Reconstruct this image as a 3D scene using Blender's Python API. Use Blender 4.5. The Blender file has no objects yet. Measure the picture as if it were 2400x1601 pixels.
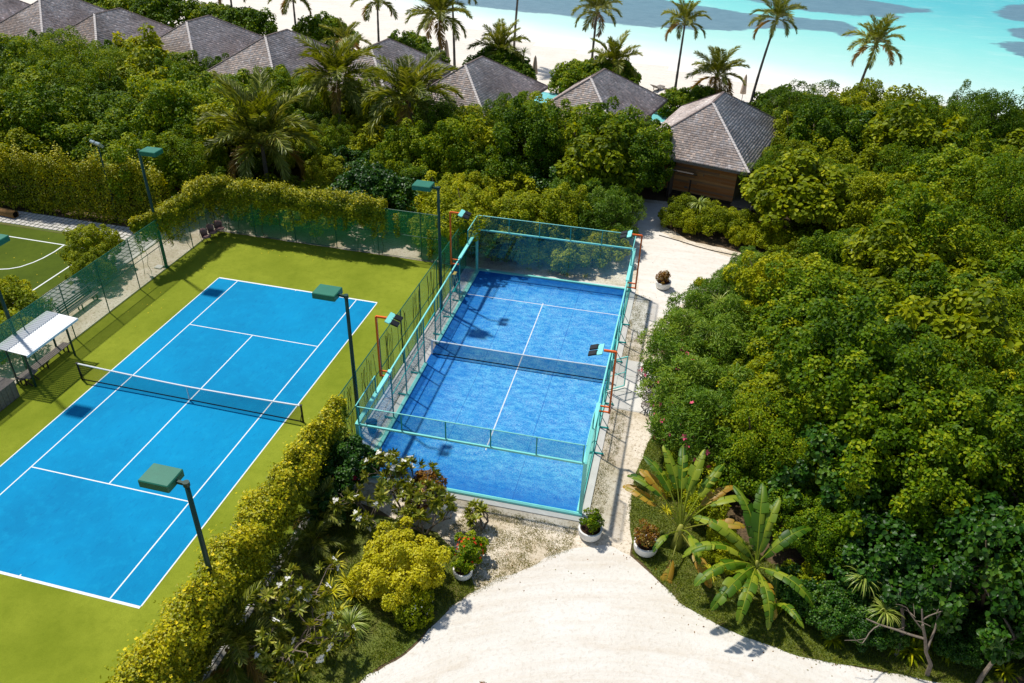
import bpy, math, random
import numpy as np
from mathutils import Vector, Matrix, noise as mnoise

R = math.radians
scene = bpy.context.scene
COL = scene.collection

# ------------------------------------------------------------------ camera
cam_data = bpy.data.cameras.new('camera')
cam = bpy.data.objects.new('camera', cam_data)
COL.objects.link(cam)
cam_data.lens = 28.354
cam_data.sensor_width = 36.0
cam_data.sensor_fit = 'HORIZONTAL'
cam_data.clip_start = 0.5
cam_data.clip_end = 9000
cam.matrix_world = (Matrix.Translation((23.681, -28.003, 26.056)) @ Matrix.Rotation(0.233608, 4, 'Z')
                    @ Matrix.Rotation(0.983526, 4, 'X') @ Matrix.Rotation(0.03054, 4, 'Z'))
scene.camera = cam

# ------------------------------------------------------------------ sky and sun
SUN_ELEV, SUN_AZ = R(61.0), Vector((-0.47, 0.26, 0)).normalized()   # horizontal direction towards the sun
world = bpy.data.worlds.new('World')
scene.world = world
world.use_nodes = True
wn = world.node_tree
sky = wn.nodes.new('ShaderNodeTexSky')
sky.sky_type = 'NISHITA'
sky.sun_disc = False
sky.sun_elevation = SUN_ELEV
sky.sun_rotation = math.atan2(SUN_AZ.x, SUN_AZ.y)
sky.air_density = 1.0
sky.dust_density = 0.6
bg = wn.nodes['Background']
bg.inputs['Strength'].default_value = 0.108
wn.links.new(sky.outputs[0], bg.inputs['Color'])
sun_data = bpy.data.lights.new('sun', 'SUN')
sun_data.energy = 4.55
sun_data.angle = R(2.0)
sun_data.color = (1.0, 0.955, 0.88)
sun = bpy.data.objects.new('sun', sun_data)
COL.objects.link(sun)
to_sun = Vector((SUN_AZ.x * math.cos(SUN_ELEV), SUN_AZ.y * math.cos(SUN_ELEV), math.sin(SUN_ELEV)))
sun.rotation_euler = to_sun.to_track_quat('Z', 'Y').to_euler()
sun.location = to_sun * 80
vs = scene.view_settings
vs.view_transform = 'Standard'
vs.look = 'None'
vs.exposure = 0.0
vs.gamma = 1.0
cy = scene.cycles
cy.use_denoising = True
cy.max_bounces = 6
cy.diffuse_bounces = 3
cy.glossy_bounces = 2
cy.transmission_bounces = 4
cy.transparent_max_bounces = 16
cy.caustics_reflective = False
cy.caustics_refractive = False
cy.sample_clamp_indirect = 4.0


# ------------------------------------------------------------------ helpers
def S(r, g, b):
    f = lambda c: (c / 255 / 12.92) if c / 255 <= 0.04045 else ((c / 255 + 0.055) / 1.055) ** 2.4
    return (f(r), f(g), f(b), 1.0)


class NT:
    """small helper around a material node tree"""
    def __init__(self, name):
        self.m = bpy.data.materials.new(name)
        self.m.use_nodes = True
        self.t = self.m.node_tree
        self.b = self.t.nodes['Principled BSDF']
        self.out = self.t.nodes['Material Output']

    def n(self, typ, **kw):
        nd = self.t.nodes.new('ShaderNode' + typ)
        for k, v in kw.items():
            setattr(nd, k, v)
        return nd

    def l(self, a, b):
        self.t.links.new(a, b)

    def setp(self, **kw):
        for k, v in kw.items():
            self.b.inputs[k.replace('_', ' ')].default_value = v

    def pos(self):
        return self.n('NewGeometry').outputs['Position']

    def noise(self, scale, detail=3, rough=0.55, vec=None, stretch=None):
        nd = self.n('TexNoise')
        nd.inputs['Scale'].default_value = scale
        nd.inputs['Detail'].default_value = detail
        nd.inputs['Roughness'].default_value = rough
        v = vec if vec is not None else self.pos()
        if stretch:
            mp = self.n('Mapping')
            mp.inputs['Scale'].default_value = stretch
            if len(stretch) == 4:
                pass
            self.l(v, mp.inputs['Vector'])
            v = mp.outputs[0]
        self.l(v, nd.inputs['Vector'])
        return nd.outputs['Fac']

    def ramp(self, fac, stops, interp='LINEAR'):
        r = self.n('ValToRGB')
        r.color_ramp.interpolation = interp
        el = r.color_ramp.elements
        while len(el) < len(stops):
            el.new(0.5)
        for e, (p, c) in zip(el, stops):
            e.position = p
            e.color = c if len(c) == 4 else (*c, 1)
        if fac is not None:
            self.l(fac, r.inputs['Fac'])
        return r.outputs['Color']

    def mix(self, a, b, fac, mode='MIX'):
        m = self.n('Mix', data_type='RGBA', blend_type=mode)
        for sock, v in ((m.inputs[0], fac), (m.inputs[6], a), (m.inputs[7], b)):
            if isinstance(v, (int, float)):
                sock.default_value = v
            elif isinstance(v, tuple):
                sock.default_value = v if len(v) == 4 else (*v, 1)
            else:
                self.l(v, sock)
        return m.outputs[2]

    def math(self, op, a, b=0.0, clamp=False):
        m = self.n('Math', operation=op)
        m.use_clamp = clamp
        for sock, v in ((m.inputs[0], a), (m.inputs[1], b)):
            if isinstance(v, (int, float)):
                sock.default_value = v
            else:
                self.l(v, sock)
        return m.outputs[0]

    def bump(self, height, strength=0.3, dist=0.02):
        b = self.n('Bump')
        b.inputs['Strength'].default_value = strength
        b.inputs['Distance'].default_value = dist
        self.l(height, b.inputs['Height'])
        self.l(b.outputs[0], self.b.inputs['Normal'])

    def base(self, c):
        if isinstance(c, tuple):
            self.b.inputs['Base Color'].default_value = c if len(c) == 4 else (*c, 1)
        else:
            self.l(c, self.b.inputs['Base Color'])


def plain(name, col, rough=0.6, spec=0.4, var=0.12, scale=6.0, metal=0.0, coat=0.0):
    t = NT(name)
    c = col if len(col) == 4 else (*col, 1)
    f = t.noise(scale, 4, 0.6)
    lo = tuple(x * (1 - var) for x in c[:3]) + (1,)
    hi = tuple(min(1, x * (1 + var)) for x in c[:3]) + (1,)
    t.base(t.ramp(f, [(0.3, lo), (0.7, hi)]))
    t.setp(Roughness=rough, Metallic=metal)
    t.b.inputs['Specular IOR Level'].default_value = spec
    return t.m


def leaf_mat(name, dark, mid, light, trans=0.30, rough=0.42, spec=0.45, objvar=0.25):
    """foliage: colour from per-leaf tint, a little light passing through"""
    t = NT(name)
    at = t.n('Attribute', attribute_name='tint')
    sep = t.n('SeparateColor')
    t.l(at.outputs['Color'], sep.inputs[0])
    oi = t.n('ObjectInfo')
    f = t.math('ADD', sep.outputs[0], t.math('MULTIPLY', t.math('SUBTRACT', oi.outputs['Random'], 0.5), objvar), clamp=True)
    c = t.ramp(f, [(0.0, dark), (0.5, mid), (1.0, light)])
    t.base(c)
    t.setp(Roughness=rough)
    t.b.inputs['Specular IOR Level'].default_value = spec
    tr = t.n('BsdfTranslucent')
    hs = t.n('HueSaturation')
    hs.inputs['Hue'].default_value = 0.478
    hs.inputs['Saturation'].default_value = 1.1
    hs.inputs['Value'].default_value = 1.25
    t.l(c, hs.inputs['Color'])
    t.l(hs.outputs[0], tr.inputs['Color'])
    mx = t.n('MixShader')
    mx.inputs[0].default_value = trans
    t.l(t.b.outputs[0], mx.inputs[1])
    t.l(tr.outputs[0], mx.inputs[2])
    t.l(mx.outputs[0], t.out.inputs['Surface'])
    return t.m


def mesh_mat(name, col, opacity):
    """fine netting: threads far below a pixel, so the weave is an even mix of thread and gap"""
    t = NT(name)
    t.base(col)
    t.setp(Roughness=0.6)
    f = t.noise(0.7, 2)
    tb = t.n('BsdfTransparent')
    mx = t.n('MixShader')
    t.l(t.math('ADD', t.math('MULTIPLY', t.math('SUBTRACT', f, 0.5), 0.12), opacity), mx.inputs[0])
    t.l(tb.outputs[0], mx.inputs[1])
    t.l(t.b.outputs[0], mx.inputs[2])
    t.l(mx.outputs[0], t.out.inputs['Surface'])
    return t.m


def glass_mat(name, tint):
    t = NT(name)
    tb = t.n('BsdfTransparent')
    tb.inputs['Color'].default_value = tint
    gl = t.n('BsdfGlossy')
    gl.inputs['Roughness'].default_value = 0.02
    gl.inputs['Color'].default_value = (0.42, 0.95, 0.88, 1)
    fr = t.n('Fresnel')
    geo = t.n('NewGeometry')
    t.l(t.math('ADD', t.math('MULTIPLY', geo.outputs['Backfacing'], 1 / 1.5 - 1.5), 1.5), fr.inputs['IOR'])
    mx = t.n('MixShader')
    t.l(fr.outputs[0], mx.inputs[0])
    t.l(tb.outputs[0], mx.inputs[1])
    t.l(gl.outputs[0], mx.inputs[2])
    t.l(mx.outputs[0], t.out.inputs['Surface'])
    return t.m


def tag(o, label=None, cat=None, group=None, kind=None):
    if label: o['label'] = label
    if cat: o['category'] = cat
    if group: o['group'] = group
    if kind: o['kind'] = kind
    return o


def link(name, me, parent=None, loc=None, rot=None, scale=None):
    o = bpy.data.objects.new(name, me)
    COL.objects.link(o)
    if parent is not None: o.parent = parent
    if loc is not None: o.location = loc
    if rot is not None: o.rotation_euler = rot
    if scale is not None: o.scale = scale if hasattr(scale, '__len__') else (scale,) * 3
    return o


def empty(name, loc=(0, 0, 0), rz=0.0, label=None, cat=None, group=None):
    o = link(name, None, None, loc, (0, 0, rz))
    o.empty_display_size = 0.2
    return tag(o, label, cat, group)


def copy_tree(o, parent=None):
    c = o.copy()
    COL.objects.link(c)
    c.parent = parent
    for ch in list(o.children):
        copy_tree(ch, c)
    return c


class MB:
    def __init__(self):
        self.v, self.f, self.mi = [], [], []

    def add(self, vs, fs, mi=0):
        b = len(self.v)
        self.v += [tuple(p) for p in vs]
        self.f += [tuple(b + i for i in f) for f in fs]
        self.mi += [mi] * len(fs)
        return self

    def box(self, c, s, M=None, mi=0):
        x, y, z = s[0] / 2, s[1] / 2, s[2] / 2
        vs = [Vector(p) for p in ((-x, -y, -z), (x, -y, -z), (x, y, -z), (-x, y, -z), (-x, -y, z), (x, -y, z), (x, y, z), (-x, y, z))]
        if M is not None:
            vs = [M @ p for p in vs]
        c = Vector(c)
        return self.add([p + c for p in vs], [(0, 3, 2, 1), (4, 5, 6, 7), (0, 1, 5, 4), (1, 2, 6, 5), (2, 3, 7, 6), (3, 0, 4, 7)], mi)

    def bbox(self, lo, hi, mi=0):
        return self.box([(a + b) / 2 for a, b in zip(lo, hi)], [b - a for a, b in zip(lo, hi)], None, mi)

    def cham(self, c, s, ch, M=None, mi=0):
        """box with chamfered vertical and top edges"""
        x, y, z = s[0] / 2, s[1] / 2, s[2] / 2
        ring = lambda a, b, k, zz: [(-a + k, -b, zz), (a - k, -b, zz), (a, -b + k, zz), (a, b - k, zz), (a - k, b, zz), (-a + k, b, zz), (-a, b - k, zz), (-a, -b + k, zz)]
        rs = [ring(x, y, ch, -z), ring(x, y, ch, z - ch), ring(x - ch, y - ch, ch * .6, z)]
        vs = [Vector(p) for r in rs for p in r]
        if M is not None: vs = [M @ p for p in vs]
        c = Vector(c)
        fs = []
        for k in range(2):
            for i in range(8):
                j = (i + 1) % 8
                fs.append((k * 8 + i, k * 8 + j, k * 8 + 8 + j, k * 8 + 8 + i))
        fs.append(tuple(range(16, 24)))
        fs.append(tuple(reversed(range(8))))
        return self.add([p + c for p in vs], fs, mi)

    def tube(self, pts, rad, n=8, cap=True, mi=0):
        pts = [Vector(p) for p in pts]
        if not hasattr(rad, '__len__'): rad = [rad] * len(pts)
        vs, fs = [], []
        up = None
        for i, p in enumerate(pts):
            d = (pts[min(i + 1, len(pts) - 1)] - pts[max(i - 1, 0)])
            d = d.normalized() if d.length > 1e-9 else Vector((0, 0, 1))
            if up is None:
                up = Vector((1, 0, 0)) if abs(d.x) < 0.8 else Vector((0, 1, 0))
            a = (up - d * up.dot(d)).normalized()
            up = a
            b = d.cross(a)
            for k in range(n):
                t = 2 * math.pi * (k + .5) / n
                vs.append(p + (a * math.cos(t) + b * math.sin(t)) * rad[i])
        for i in range(len(pts) - 1):
            for k in range(n):
                k2 = (k + 1) % n
                fs.append((i * n + k, i * n + k2, (i + 1) * n + k2, (i + 1) * n + k))
        if cap:
            fs.append(tuple(reversed(range(n))))
            fs.append(tuple(range((len(pts) - 1) * n, len(pts) * n)))
        return self.add(vs, fs, mi)

    def bar(self, a, b, w, h=None, mi=0):
        """rectangular bar from a to b, w wide and h high"""
        a, b = Vector(a), Vector(b)
        h = h or w
        d = (b - a)
        L = d.length
        d = d.normalized()
        up = Vector((0, 0, 1)) if abs(d.z) < 0.95 else Vector((0, 1, 0))
        s = d.cross(up).normalized()
        u = s.cross(d)
        M = Matrix((d, s, u)).transposed()
        return self.box((a + b) / 2, (L, w, h), M, mi)

    def lathe(self, prof, n=24, c=(0, 0, 0), mi=0):
        vs, fs = [], []
        for r, z in prof:
            for k in range(n):
                t = 2 * math.pi * k / n
                vs.append((c[0] + r * math.cos(t), c[1] + r * math.sin(t), c[2] + z))
        for i in range(len(prof) - 1):
            for k in range(n):
                k2 = (k + 1) % n
                fs.append((i * n + k, i * n + k2, (i + 1) * n + k2, (i + 1) * n + k))
        fs.append(tuple(reversed(range(n))))
        fs.append(tuple(range((len(prof) - 1) * n, len(prof) * n)))
        return self.add(vs, fs, mi)

    def mesh(self, name, mats, smooth=False):
        me = bpy.data.meshes.new(name)
        me.from_pydata(self.v, [], self.f)
        mats = mats if isinstance(mats, (list, tuple)) else [mats]
        for m in mats: me.materials.append(m)
        if any(self.mi): me.polygons.foreach_set('material_index', self.mi)
        if smooth: me.polygons.foreach_set('use_smooth', [True] * len(me.polygons))
        me.update()
        return me

    def build(self, name, mats, parent=None, loc=None, rot=None, smooth=False):
        return link(name, self.mesh(name, mats, smooth), parent, loc, rot)


def np_mesh(name, V, faces, mat, tint=None, smooth=False):
    """faces: list of int arrays (m,k)"""
    me = bpy.data.meshes.new(name)
    V = np.asarray(V, np.float32)
    me.vertices.add(len(V))
    me.vertices.foreach_set('co', V.ravel())
    tot = np.concatenate([np.full(len(f), f.shape[1], np.int32) for f in faces])
    loops = np.concatenate([f.ravel() for f in faces]).astype(np.int32)
    me.loops.add(len(loops))
    me.loops.foreach_set('vertex_index', loops)
    me.polygons.add(len(tot))
    start = np.zeros(len(tot), np.int32)
    start[1:] = np.cumsum(tot)[:-1]
    me.polygons.foreach_set('loop_start', start)
    me.polygons.foreach_set('loop_total', tot)
    if tint is not None:
        ca = me.color_attributes.new('tint', 'FLOAT_COLOR', 'POINT')
        c = np.ones((len(V), 4), np.float32)
        c[:, :tint.shape[1]] = tint
        ca.data.foreach_set('color', c.ravel())
    me.update(calc_edges=True)
    if smooth: me.polygons.foreach_set('use_smooth', [True] * len(tot))
    me.materials.append(mat)
    me.validate()
    return me


def unit(a):
    return a / np.maximum(np.linalg.norm(a, axis=-1, keepdims=True), 1e-9)


def leaves(P, N, T, L, Wd, fold=0.25, droop=0.15, tint=None, kite=False):
    """arrays of leaf blades -> V, faces, tint"""
    T = unit(T - N * np.sum(T * N, 1, keepdims=True))
    B = np.cross(N, T)
    L = np.asarray(L)[:, None]
    Wd = np.asarray(Wd)[:, None]
    n = len(P)
    if kite:
        vs = np.stack([P, P + T * L * .45 + B * Wd + N * Wd * fold, P + T * L - N * L * droop, P + T * L * .45 - B * Wd + N * Wd * fold], 1)
        k = 4
        i0 = np.arange(n)[:, None] * 4
        faces = [np.concatenate([i0 + np.array([[0, 1, 2]]), i0 + np.array([[0, 2, 3]])])]
    else:
        vs = np.stack([P, P + T * L * .28 + B * Wd * .9 + N * Wd * fold, P + T * L * .72 + B * Wd * .75 + N * Wd * (fold * .6) - N * L * droop * .4,
                       P + T * L - N * L * droop, P + T * L * .72 - B * Wd * .75 + N * Wd * (fold * .6) - N * L * droop * .4,
                       P + T * L * .28 - B * Wd * .9 + N * Wd * fold], 1)
        k = 6
        i0 = np.arange(n)[:, None] * 6
        faces = [np.concatenate([i0 + np.array([[0, 1, 2, 3]]), i0 + np.array([[0, 3, 4, 5]])])]
    V = vs.reshape(-1, 3)
    tt = np.repeat(tint, k, axis=0) if tint is not None else None
    return V, faces, tt


def join_np(parts):
    Vs, Fs, Ts, b = [], [], [], 0
    for V, F, T in parts:
        Vs.append(V)
        Ts.append(T)
        Fs += [f + b for f in F]
        b += len(V)
    return np.concatenate(Vs), Fs, np.concatenate(Ts)


def crown_leaves(rng, rad, zc, ncl, nleaf, rc, size, aspect=0.42, up=0.55, bottom=-0.35, upright=0.0, kite=False, lump=0.22, inner=0.12, split=0.0):
    rad = np.array(rad, float)
    # clump centres over a lumpy ellipsoid
    d = unit(rng.normal(size=(ncl * 6, 3)))
    d = d[d[:, 2] > bottom][:ncl * 2]
    # spread them out
    keep = []
    for x in d:
        if len(keep) >= ncl: break
        if all(np.dot(x, y) < 1 - 1.1 / ncl for y in keep): keep.append(x)
    d = np.array(keep)
    lum = 1 + rng.uniform(-lump, lump, (len(d), 1))
    C = d * rad * lum * rng.uniform(0.74, 0.98, (len(d), 1))
    rcs = rc * rng.uniform(0.7, 1.3, len(d))
    ctint = rng.uniform(-0.16, 0.16, len(d))
    idx = rng.integers(0, len(d), nleaf)
    e = unit(rng.normal(size=(nleaf, 3)))
    out = d[idx]
    flip = np.sum(e * out, 1) < rng.uniform(-0.9, 0.2, nleaf)
    e[flip] = unit(e[flip] - 2 * out[flip] * np.sum(e[flip] * out[flip], 1, keepdims=True))
    rr = rcs[idx] * rng.uniform(0.55, 1.05, nleaf) ** 0.6
    P = C[idx] + e * rr[:, None]
    inn = rng.random(nleaf) < inner
    P[inn] *= rng.uniform(0.3, 0.85, (inn.sum(), 1))
    N = unit(e * 0.55 + np.array([0, 0, up]) + rng.normal(size=(nleaf, 3)) * 0.42)
    T = unit(e * 0.7 + rng.normal(size=(nleaf, 3)) * 0.6 + np.array([0, 0, upright - 0.25]))
    s = size * rng.uniform(0.65, 1.3, nleaf)
    depth = np.linalg.norm(P / rad, axis=1)
    tin = 0.45 + ctint[idx] + rng.normal(0, 0.17, nleaf)
    tin = np.clip(tin, 0, 1)
    P[:, 2] += zc
    P[:, 2] = np.maximum(P[:, 2], 0.03)
    return leaves(P, N, T, s, s * aspect, tint=np.stack([tin] * 3, 1), kite=kite), C + np.array([0, 0, zc])


def trunk_mesh(name, rng, targets, r, mat, base_spread=0.0, h0=0.35):
    mb = MB()
    k = min(len(targets), 6)
    sel = [targets[i] for i in rng.choice(len(targets), k, replace=False)]
    fork = Vector((rng.uniform(-.15, .15), rng.uniform(-.15, .15), min(t[2] for t in targets) * h0 + .15))
    mb.tube([(base_spread * .2, 0, -0.05), fork * .5, fork], [r * 1.25, r, r * .9], 7)
    for t in sel:
        t = Vector(t)
        m = fork.lerp(t, 0.5) + Vector((rng.uniform(-.2, .2), rng.uniform(-.2, .2), .15))
        mb.tube([fork, m, t], [r * .7, r * .45, r * .15], 5)
    return mb.mesh(name, mat, True)


def in_poly(x, y, poly):
    c = False
    j = len(poly) - 1
    for i in range(len(poly)):
        xi, yi = poly[i]
        xj, yj = poly[j]
        if (yi > y) != (yj > y) and x < (xj - xi) * (y - yi) / (yj - yi) + xi:
            c = not c
        j = i
    return c


def sheet(name, poly, z, mat, rough=0.0, step=0.5, seed=0, kind='structure'):
    """flat ground sheet with a slightly ragged outline"""
    rnd = random.Random(seed)
    pts = []
    for i in range(len(poly)):
        a, b = Vector(poly[i]), Vector(poly[(i + 1) % len(poly)])
        n = max(1, int((b - a).length / step)) if rough else 1
        for k in range(n):
            p = a.lerp(b, k / n)
            if rough:
                q = mnoise.noise(Vector((p.x * .9, p.y * .9, seed))) * rough + rnd.uniform(-.3, .3) * rough
                d = (b - a).normalized()
                p = p + Vector((-d.y, d.x)) * q
            pts.append((p.x, p.y, 0))
    me = bpy.data.meshes.new(name)
    me.from_pydata(pts, [], [tuple(range(len(pts)))])
    me.materials.append(mat)
    o = link(name, me, None, (0, 0, z))
    # upward facing
    if me.polygons[0].normal.z < 0:
        me.flip_normals()
    return tag(o, kind=kind)


PA, PX, PY = 0.0224, 15.60, 7.60          # padel court rotation and centre


def pw(u, v, z=0.0):
    return (PX + u * math.cos(PA) - v * math.sin(PA), PY + u * math.sin(PA) + v * math.cos(PA), z)

# ------------------------------------------------------------------ materials
M = {}
# ground
t = NT('soil')
f = t.noise(0.8, 6, 0.65)
f2 = t.noise(9, 4, 0.7)
c = t.ramp(f, [(0.3, S(52, 42, 26)), (0.55, S(92, 74, 48)), (0.75, S(70, 70, 34))])
t.base(t.mix(c, t.ramp(f2, [(0.35, S(34, 26, 16)), (0.7, S(140, 116, 82))]), 0.45))
t.setp(Roughness=0.95)
t.bump(f2, 0.6, 0.05)
M['soil'] = t.m

t = NT('white_sand')
p = t.pos()
f = t.noise(0.25, 5, 0.6)
f2 = t.noise(3.5, 5, 0.65)
f3 = t.noise(1.0, 4, 0.6, stretch=(0.25, 2.2, 1))
c = t.ramp(f, [(0.3, S(212, 203, 190)), (0.62, S(228, 221, 210))])
c = t.mix(c, t.ramp(f3, [(0.3, S(196, 182, 160)), (0.6, S(230, 224, 214))]), 0.4)
c = t.mix(c, t.ramp(f2, [(0.3, S(184, 170, 148)), (0.5, S(228, 222, 212))]), 0.30)
t.base(c)
t.setp(Roughness=0.95)
t.b.inputs['Specular IOR Level'].default_value = 0.1
t.bump(f2, 0.35, 0.05)
M['sand'] = t.m

t = NT('road_sand')
p = t.pos()
vm = t.n('VectorMath', operation='SUBTRACT'); t.l(p, vm.inputs[0]); vm.inputs[1].default_value = (27.0, -24.5, 0)
vl = t.n('VectorMath', operation='LENGTH'); t.l(vm.outputs[0], vl.inputs[0])
cx_ = t.n('CombineXYZ'); t.l(vl.outputs['Value'], cx_.inputs[0])
warp = t.math('MULTIPLY', t.noise(0.18, 3), 2.5)
t.l(warp, cx_.inputs[1])
trk = t.n('TexNoise'); trk.inputs['Scale'].default_value = 1.5; trk.inputs['Detail'].default_value = 5; trk.inputs['Roughness'].default_value = 0.7
t.l(cx_.outputs[0], trk.inputs['Vector'])
f = t.noise(0.35, 5, 0.6)
f2 = t.noise(5.5, 6, 0.7)
f3 = t.noise(26, 3, 0.7)
c = t.ramp(f, [(0.3, S(216, 210, 198)), (0.62, S(224, 220, 211))])
c = t.mix(c, S(200, 184, 162), t.ramp(trk.outputs['Fac'], [(0.46, (0, 0, 0)), (0.66, (.45, .45, .45))]))
c = t.mix(c, S(176, 160, 138), t.ramp(f2, [(0.52, (0, 0, 0)), (0.72, (.4, .4, .4))]))
c = t.mix(c, S(150, 132, 108), t.ramp(f3, [(0.64, (0, 0, 0)), (0.74, (.5, .5, .5))]))
t.base(c)
t.setp(Roughness=0.95)
t.b.inputs['Specular IOR Level'].default_value = 0.1
t.bump(t.math('ADD', f2, t.math('MULTIPLY', trk.outputs['Fac'], 0.8)), 0.6, 0.06)
M['road'] = t.m

t = NT('sandy_ground')
f = t.noise(0.45, 5, 0.62)
f2 = t.noise(6, 5, 0.72)
f3 = t.noise(17, 3, 0.7)
c = t.ramp(f, [(0.34, S(196, 180, 152)), (0.6, S(226, 214, 195))])
c = t.mix(c, S(150, 132, 102), t.ramp(f2, [(0.5, (0, 0, 0)), (0.66, (.75, .75, .75))]))
c = t.mix(c, S(96, 84, 58), t.ramp(f3, [(0.60, (0, 0, 0)), (0.68, (.8, .8, .8))]))
t.base(c)
t.setp(Roughness=0.95)
t.b.inputs['Specular IOR Level'].default_value = 0.1
t.bump(f2, 0.5, 0.05)
M['sandy'] = t.m

t = NT('lawn_soil')
f = t.noise(0.7, 5, 0.62)
f2 = t.noise(12, 4, 0.7)
c = t.ramp(f, [(0.36, S(92, 78, 40)), (0.5, S(94, 104, 32)), (0.7, S(66, 96, 22))])
t.base(t.mix(c, t.ramp(f2, [(0.3, S(40, 44, 12)), (0.7, S(128, 134, 56))]), 0.4))
t.setp(Roughness=0.95)
t.bump(f2, 0.6, 0.04)
M['lawn'] = t.m

def turf_mat(name, a, b, d, fuzz=0.35):
    t = NT(name)
    f = t.noise(0.22, 5, 0.6)
    f2 = t.noise(2.2, 5, 0.7)
    f3 = t.noise(28, 3, 0.7)
    c = t.ramp(f, [(0.32, a), (0.64, b)])
    c = t.mix(c, d, t.ramp(f2, [(0.48, (0, 0, 0)), (0.8, (.5, .5, .5))]))
    c = t.mix(c, tuple(x * 0.55 for x in a[:3]) + (1,), t.math('MULTIPLY', t.ramp(f3, [(0.4, (0, 0, 0)), (0.75, (1, 1, 1))]), fuzz))
    t.base(c)
    t.setp(Roughness=0.9)
    t.b.inputs['Specular IOR Level'].default_value = 0.15
    t.bump(f3, 0.5, 0.02)
    return t.m

M['turf'] = turf_mat('tennis_turf', S(112, 126, 24), S(140, 150, 42), S(96, 112, 16))
M['turf_dark'] = turf_mat('pitch_turf', S(66, 84, 10), S(84, 100, 18), S(54, 70, 8))
t = NT('blue_court')
f = t.noise(0.16, 4, 0.6)
f2 = t.noise(1.6, 6, 0.72)
f3 = t.noise(30, 3, 0.7)
f4 = t.noise(5, 5, 0.7, stretch=(1.0, 0.35, 1))
c = t.ramp(f, [(0.32, S(0, 122, 170)), (0.66, S(0, 142, 192))])
c = t.mix(c, S(14, 152, 196), t.ramp(f2, [(0.5, (0, 0, 0)), (0.75, (.55, .55, .55))]))
c = t.mix(c, S(0, 88, 146), t.ramp(f4, [(0.55, (0, 0, 0)), (0.8, (.5, .5, .5))]))
c = t.mix(c, S(60, 166, 198), t.ramp(f3, [(0.62, (0, 0, 0)), (0.74, (.3, .3, .3))]))
t.base(c)
t.setp(Roughness=0.88)
t.b.inputs['Specular IOR Level'].default_value = 0.15
t.bump(f3, 0.35, 0.01)
M['blue'] = t.m

t = NT('padel_turf')
tc = t.n('TexCoord')
v = tc.outputs['Object']
sx = t.n('SeparateXYZ'); t.l(v, sx.inputs[0])
f = t.noise(2.4, 6, 0.75, v, stretch=(0.7, 1.5, 1))
f2 = t.noise(17, 5, 0.8, v, stretch=(0.55, 1.6, 1))
f3 = t.noise(0.28, 3, 0.5, v)
# sand gathers away from the left wall and the ends
edge = t.math('MULTIPLY', t.math('ADD', sx.outputs['X'], 5.4, clamp=False), 0.30, clamp=True)
edge2 = t.math('MULTIPLY', t.math('SUBTRACT', 10.3, t.math('ABSOLUTE', sx.outputs['Y'])), 0.42, clamp=True)
amt = t.math('MULTIPLY', t.math('MULTIPLY', edge, edge2), t.math('ADD', f3, 0.26))
sandy = t.math('MULTIPLY', t.ramp(t.math('ADD', t.math('MULTIPLY', f, 0.42), t.math('MULTIPLY', f2, 0.58)), [(0.46, (0, 0, 0)), (0.58, (1, 1, 1))]), amt, clamp=True)
c = t.ramp(f, [(0.3, S(0, 84, 172)), (0.7, S(0, 112, 196))])
c = t.mix(c, S(0, 132, 200), t.math('MULTIPLY', t.math('MULTIPLY', edge, edge2), 0.6))
c = t.mix(c, S(110, 194, 222), sandy)
f5 = t.noise(24, 4, 0.8, v, stretch=(0.5, 1.5, 1))
f6 = t.noise(0.9, 4, 0.6, v)
spk = t.math('MULTIPLY', t.ramp(t.math('ADD', t.math('MULTIPLY', f5, 0.85), t.math('MULTIPLY', f6, 0.15)), [(0.53, (0, 0, 0)), (0.62, (.6, .6, .6))]), t.math('MULTIPLY', edge, edge2))
c = t.mix(c, S(206, 228, 240), spk)
seam = t.math('LESS_THAN', t.math('ABSOLUTE', t.math('SUBTRACT', t.math('ABSOLUTE', sx.outputs['X']), 2.0)), 0.02)
c = t.mix(c, S(0, 70, 160), t.math('MULTIPLY', seam, 0.5))
t.base(c)
t.setp(Roughness=0.9)
t.b.inputs['Specular IOR Level'].default_value = 0.15
t.bump(f2, 0.4, 0.02)
M['padel'] = t.m

M['line'] = plain('white_line', S(226, 230, 228), 0.8, 0.2, 0.05, 8)
M['line_worn'] = plain('worn_line', S(206, 216, 224), 0.8, 0.2, 0.12, 5)
M['concrete'] = plain('pale_concrete', S(216, 212, 204), 0.9, 0.2, 0.07, 2.5)
M['concrete_old'] = plain('old_concrete', S(160, 156, 146), 0.9, 0.2, 0.14, 3)
M['paver'] = plain('paver_stone', S(196, 192, 184), 0.9, 0.2, 0.16, 1.6)
M['gravel_bed'] = plain('gravel_bed', S(196, 192, 186), 0.95, 0.1, 0.2, 14)
M['pebble'] = plain('white_pebble', S(226, 224, 220), 0.8, 0.2, 0.12, 9)
M['green_paint'] = plain('green_paint', S(34, 112, 88), 0.45, 0.4, 0.08, 3)
M['green_dark'] = plain('dark_green_paint', S(10, 58, 48), 0.45, 0.4, 0.08, 3)
M['fence_post'] = plain('fence_green', S(18, 96, 72), 0.5, 0.4, 0.08, 3)
M['chain'] = mesh_mat('green_chain_link', S(44, 160, 92), 0.40)
M['windscreen'] = mesh_mat('green_windscreen', S(14, 134, 98), 0.60)
M['teal'] = plain('teal_paint_lit', S(132, 222, 212), 0.38, 0.45, 0.05, 2)  # the cage's teal in its sunlit tone
M['teal_shaded'] = plain('teal_paint_shaded', S(36, 156, 150), 0.42, 0.45, 0.06, 2)  # same teal with shade put into the colour, for posts and stays
M['teal_mesh'] = mesh_mat('teal_wire_mesh', S(44, 164, 152), 0.25)
M['teal_mesh2'] = mesh_mat('teal_fine_mesh', S(30, 136, 128), 0.30)
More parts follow.
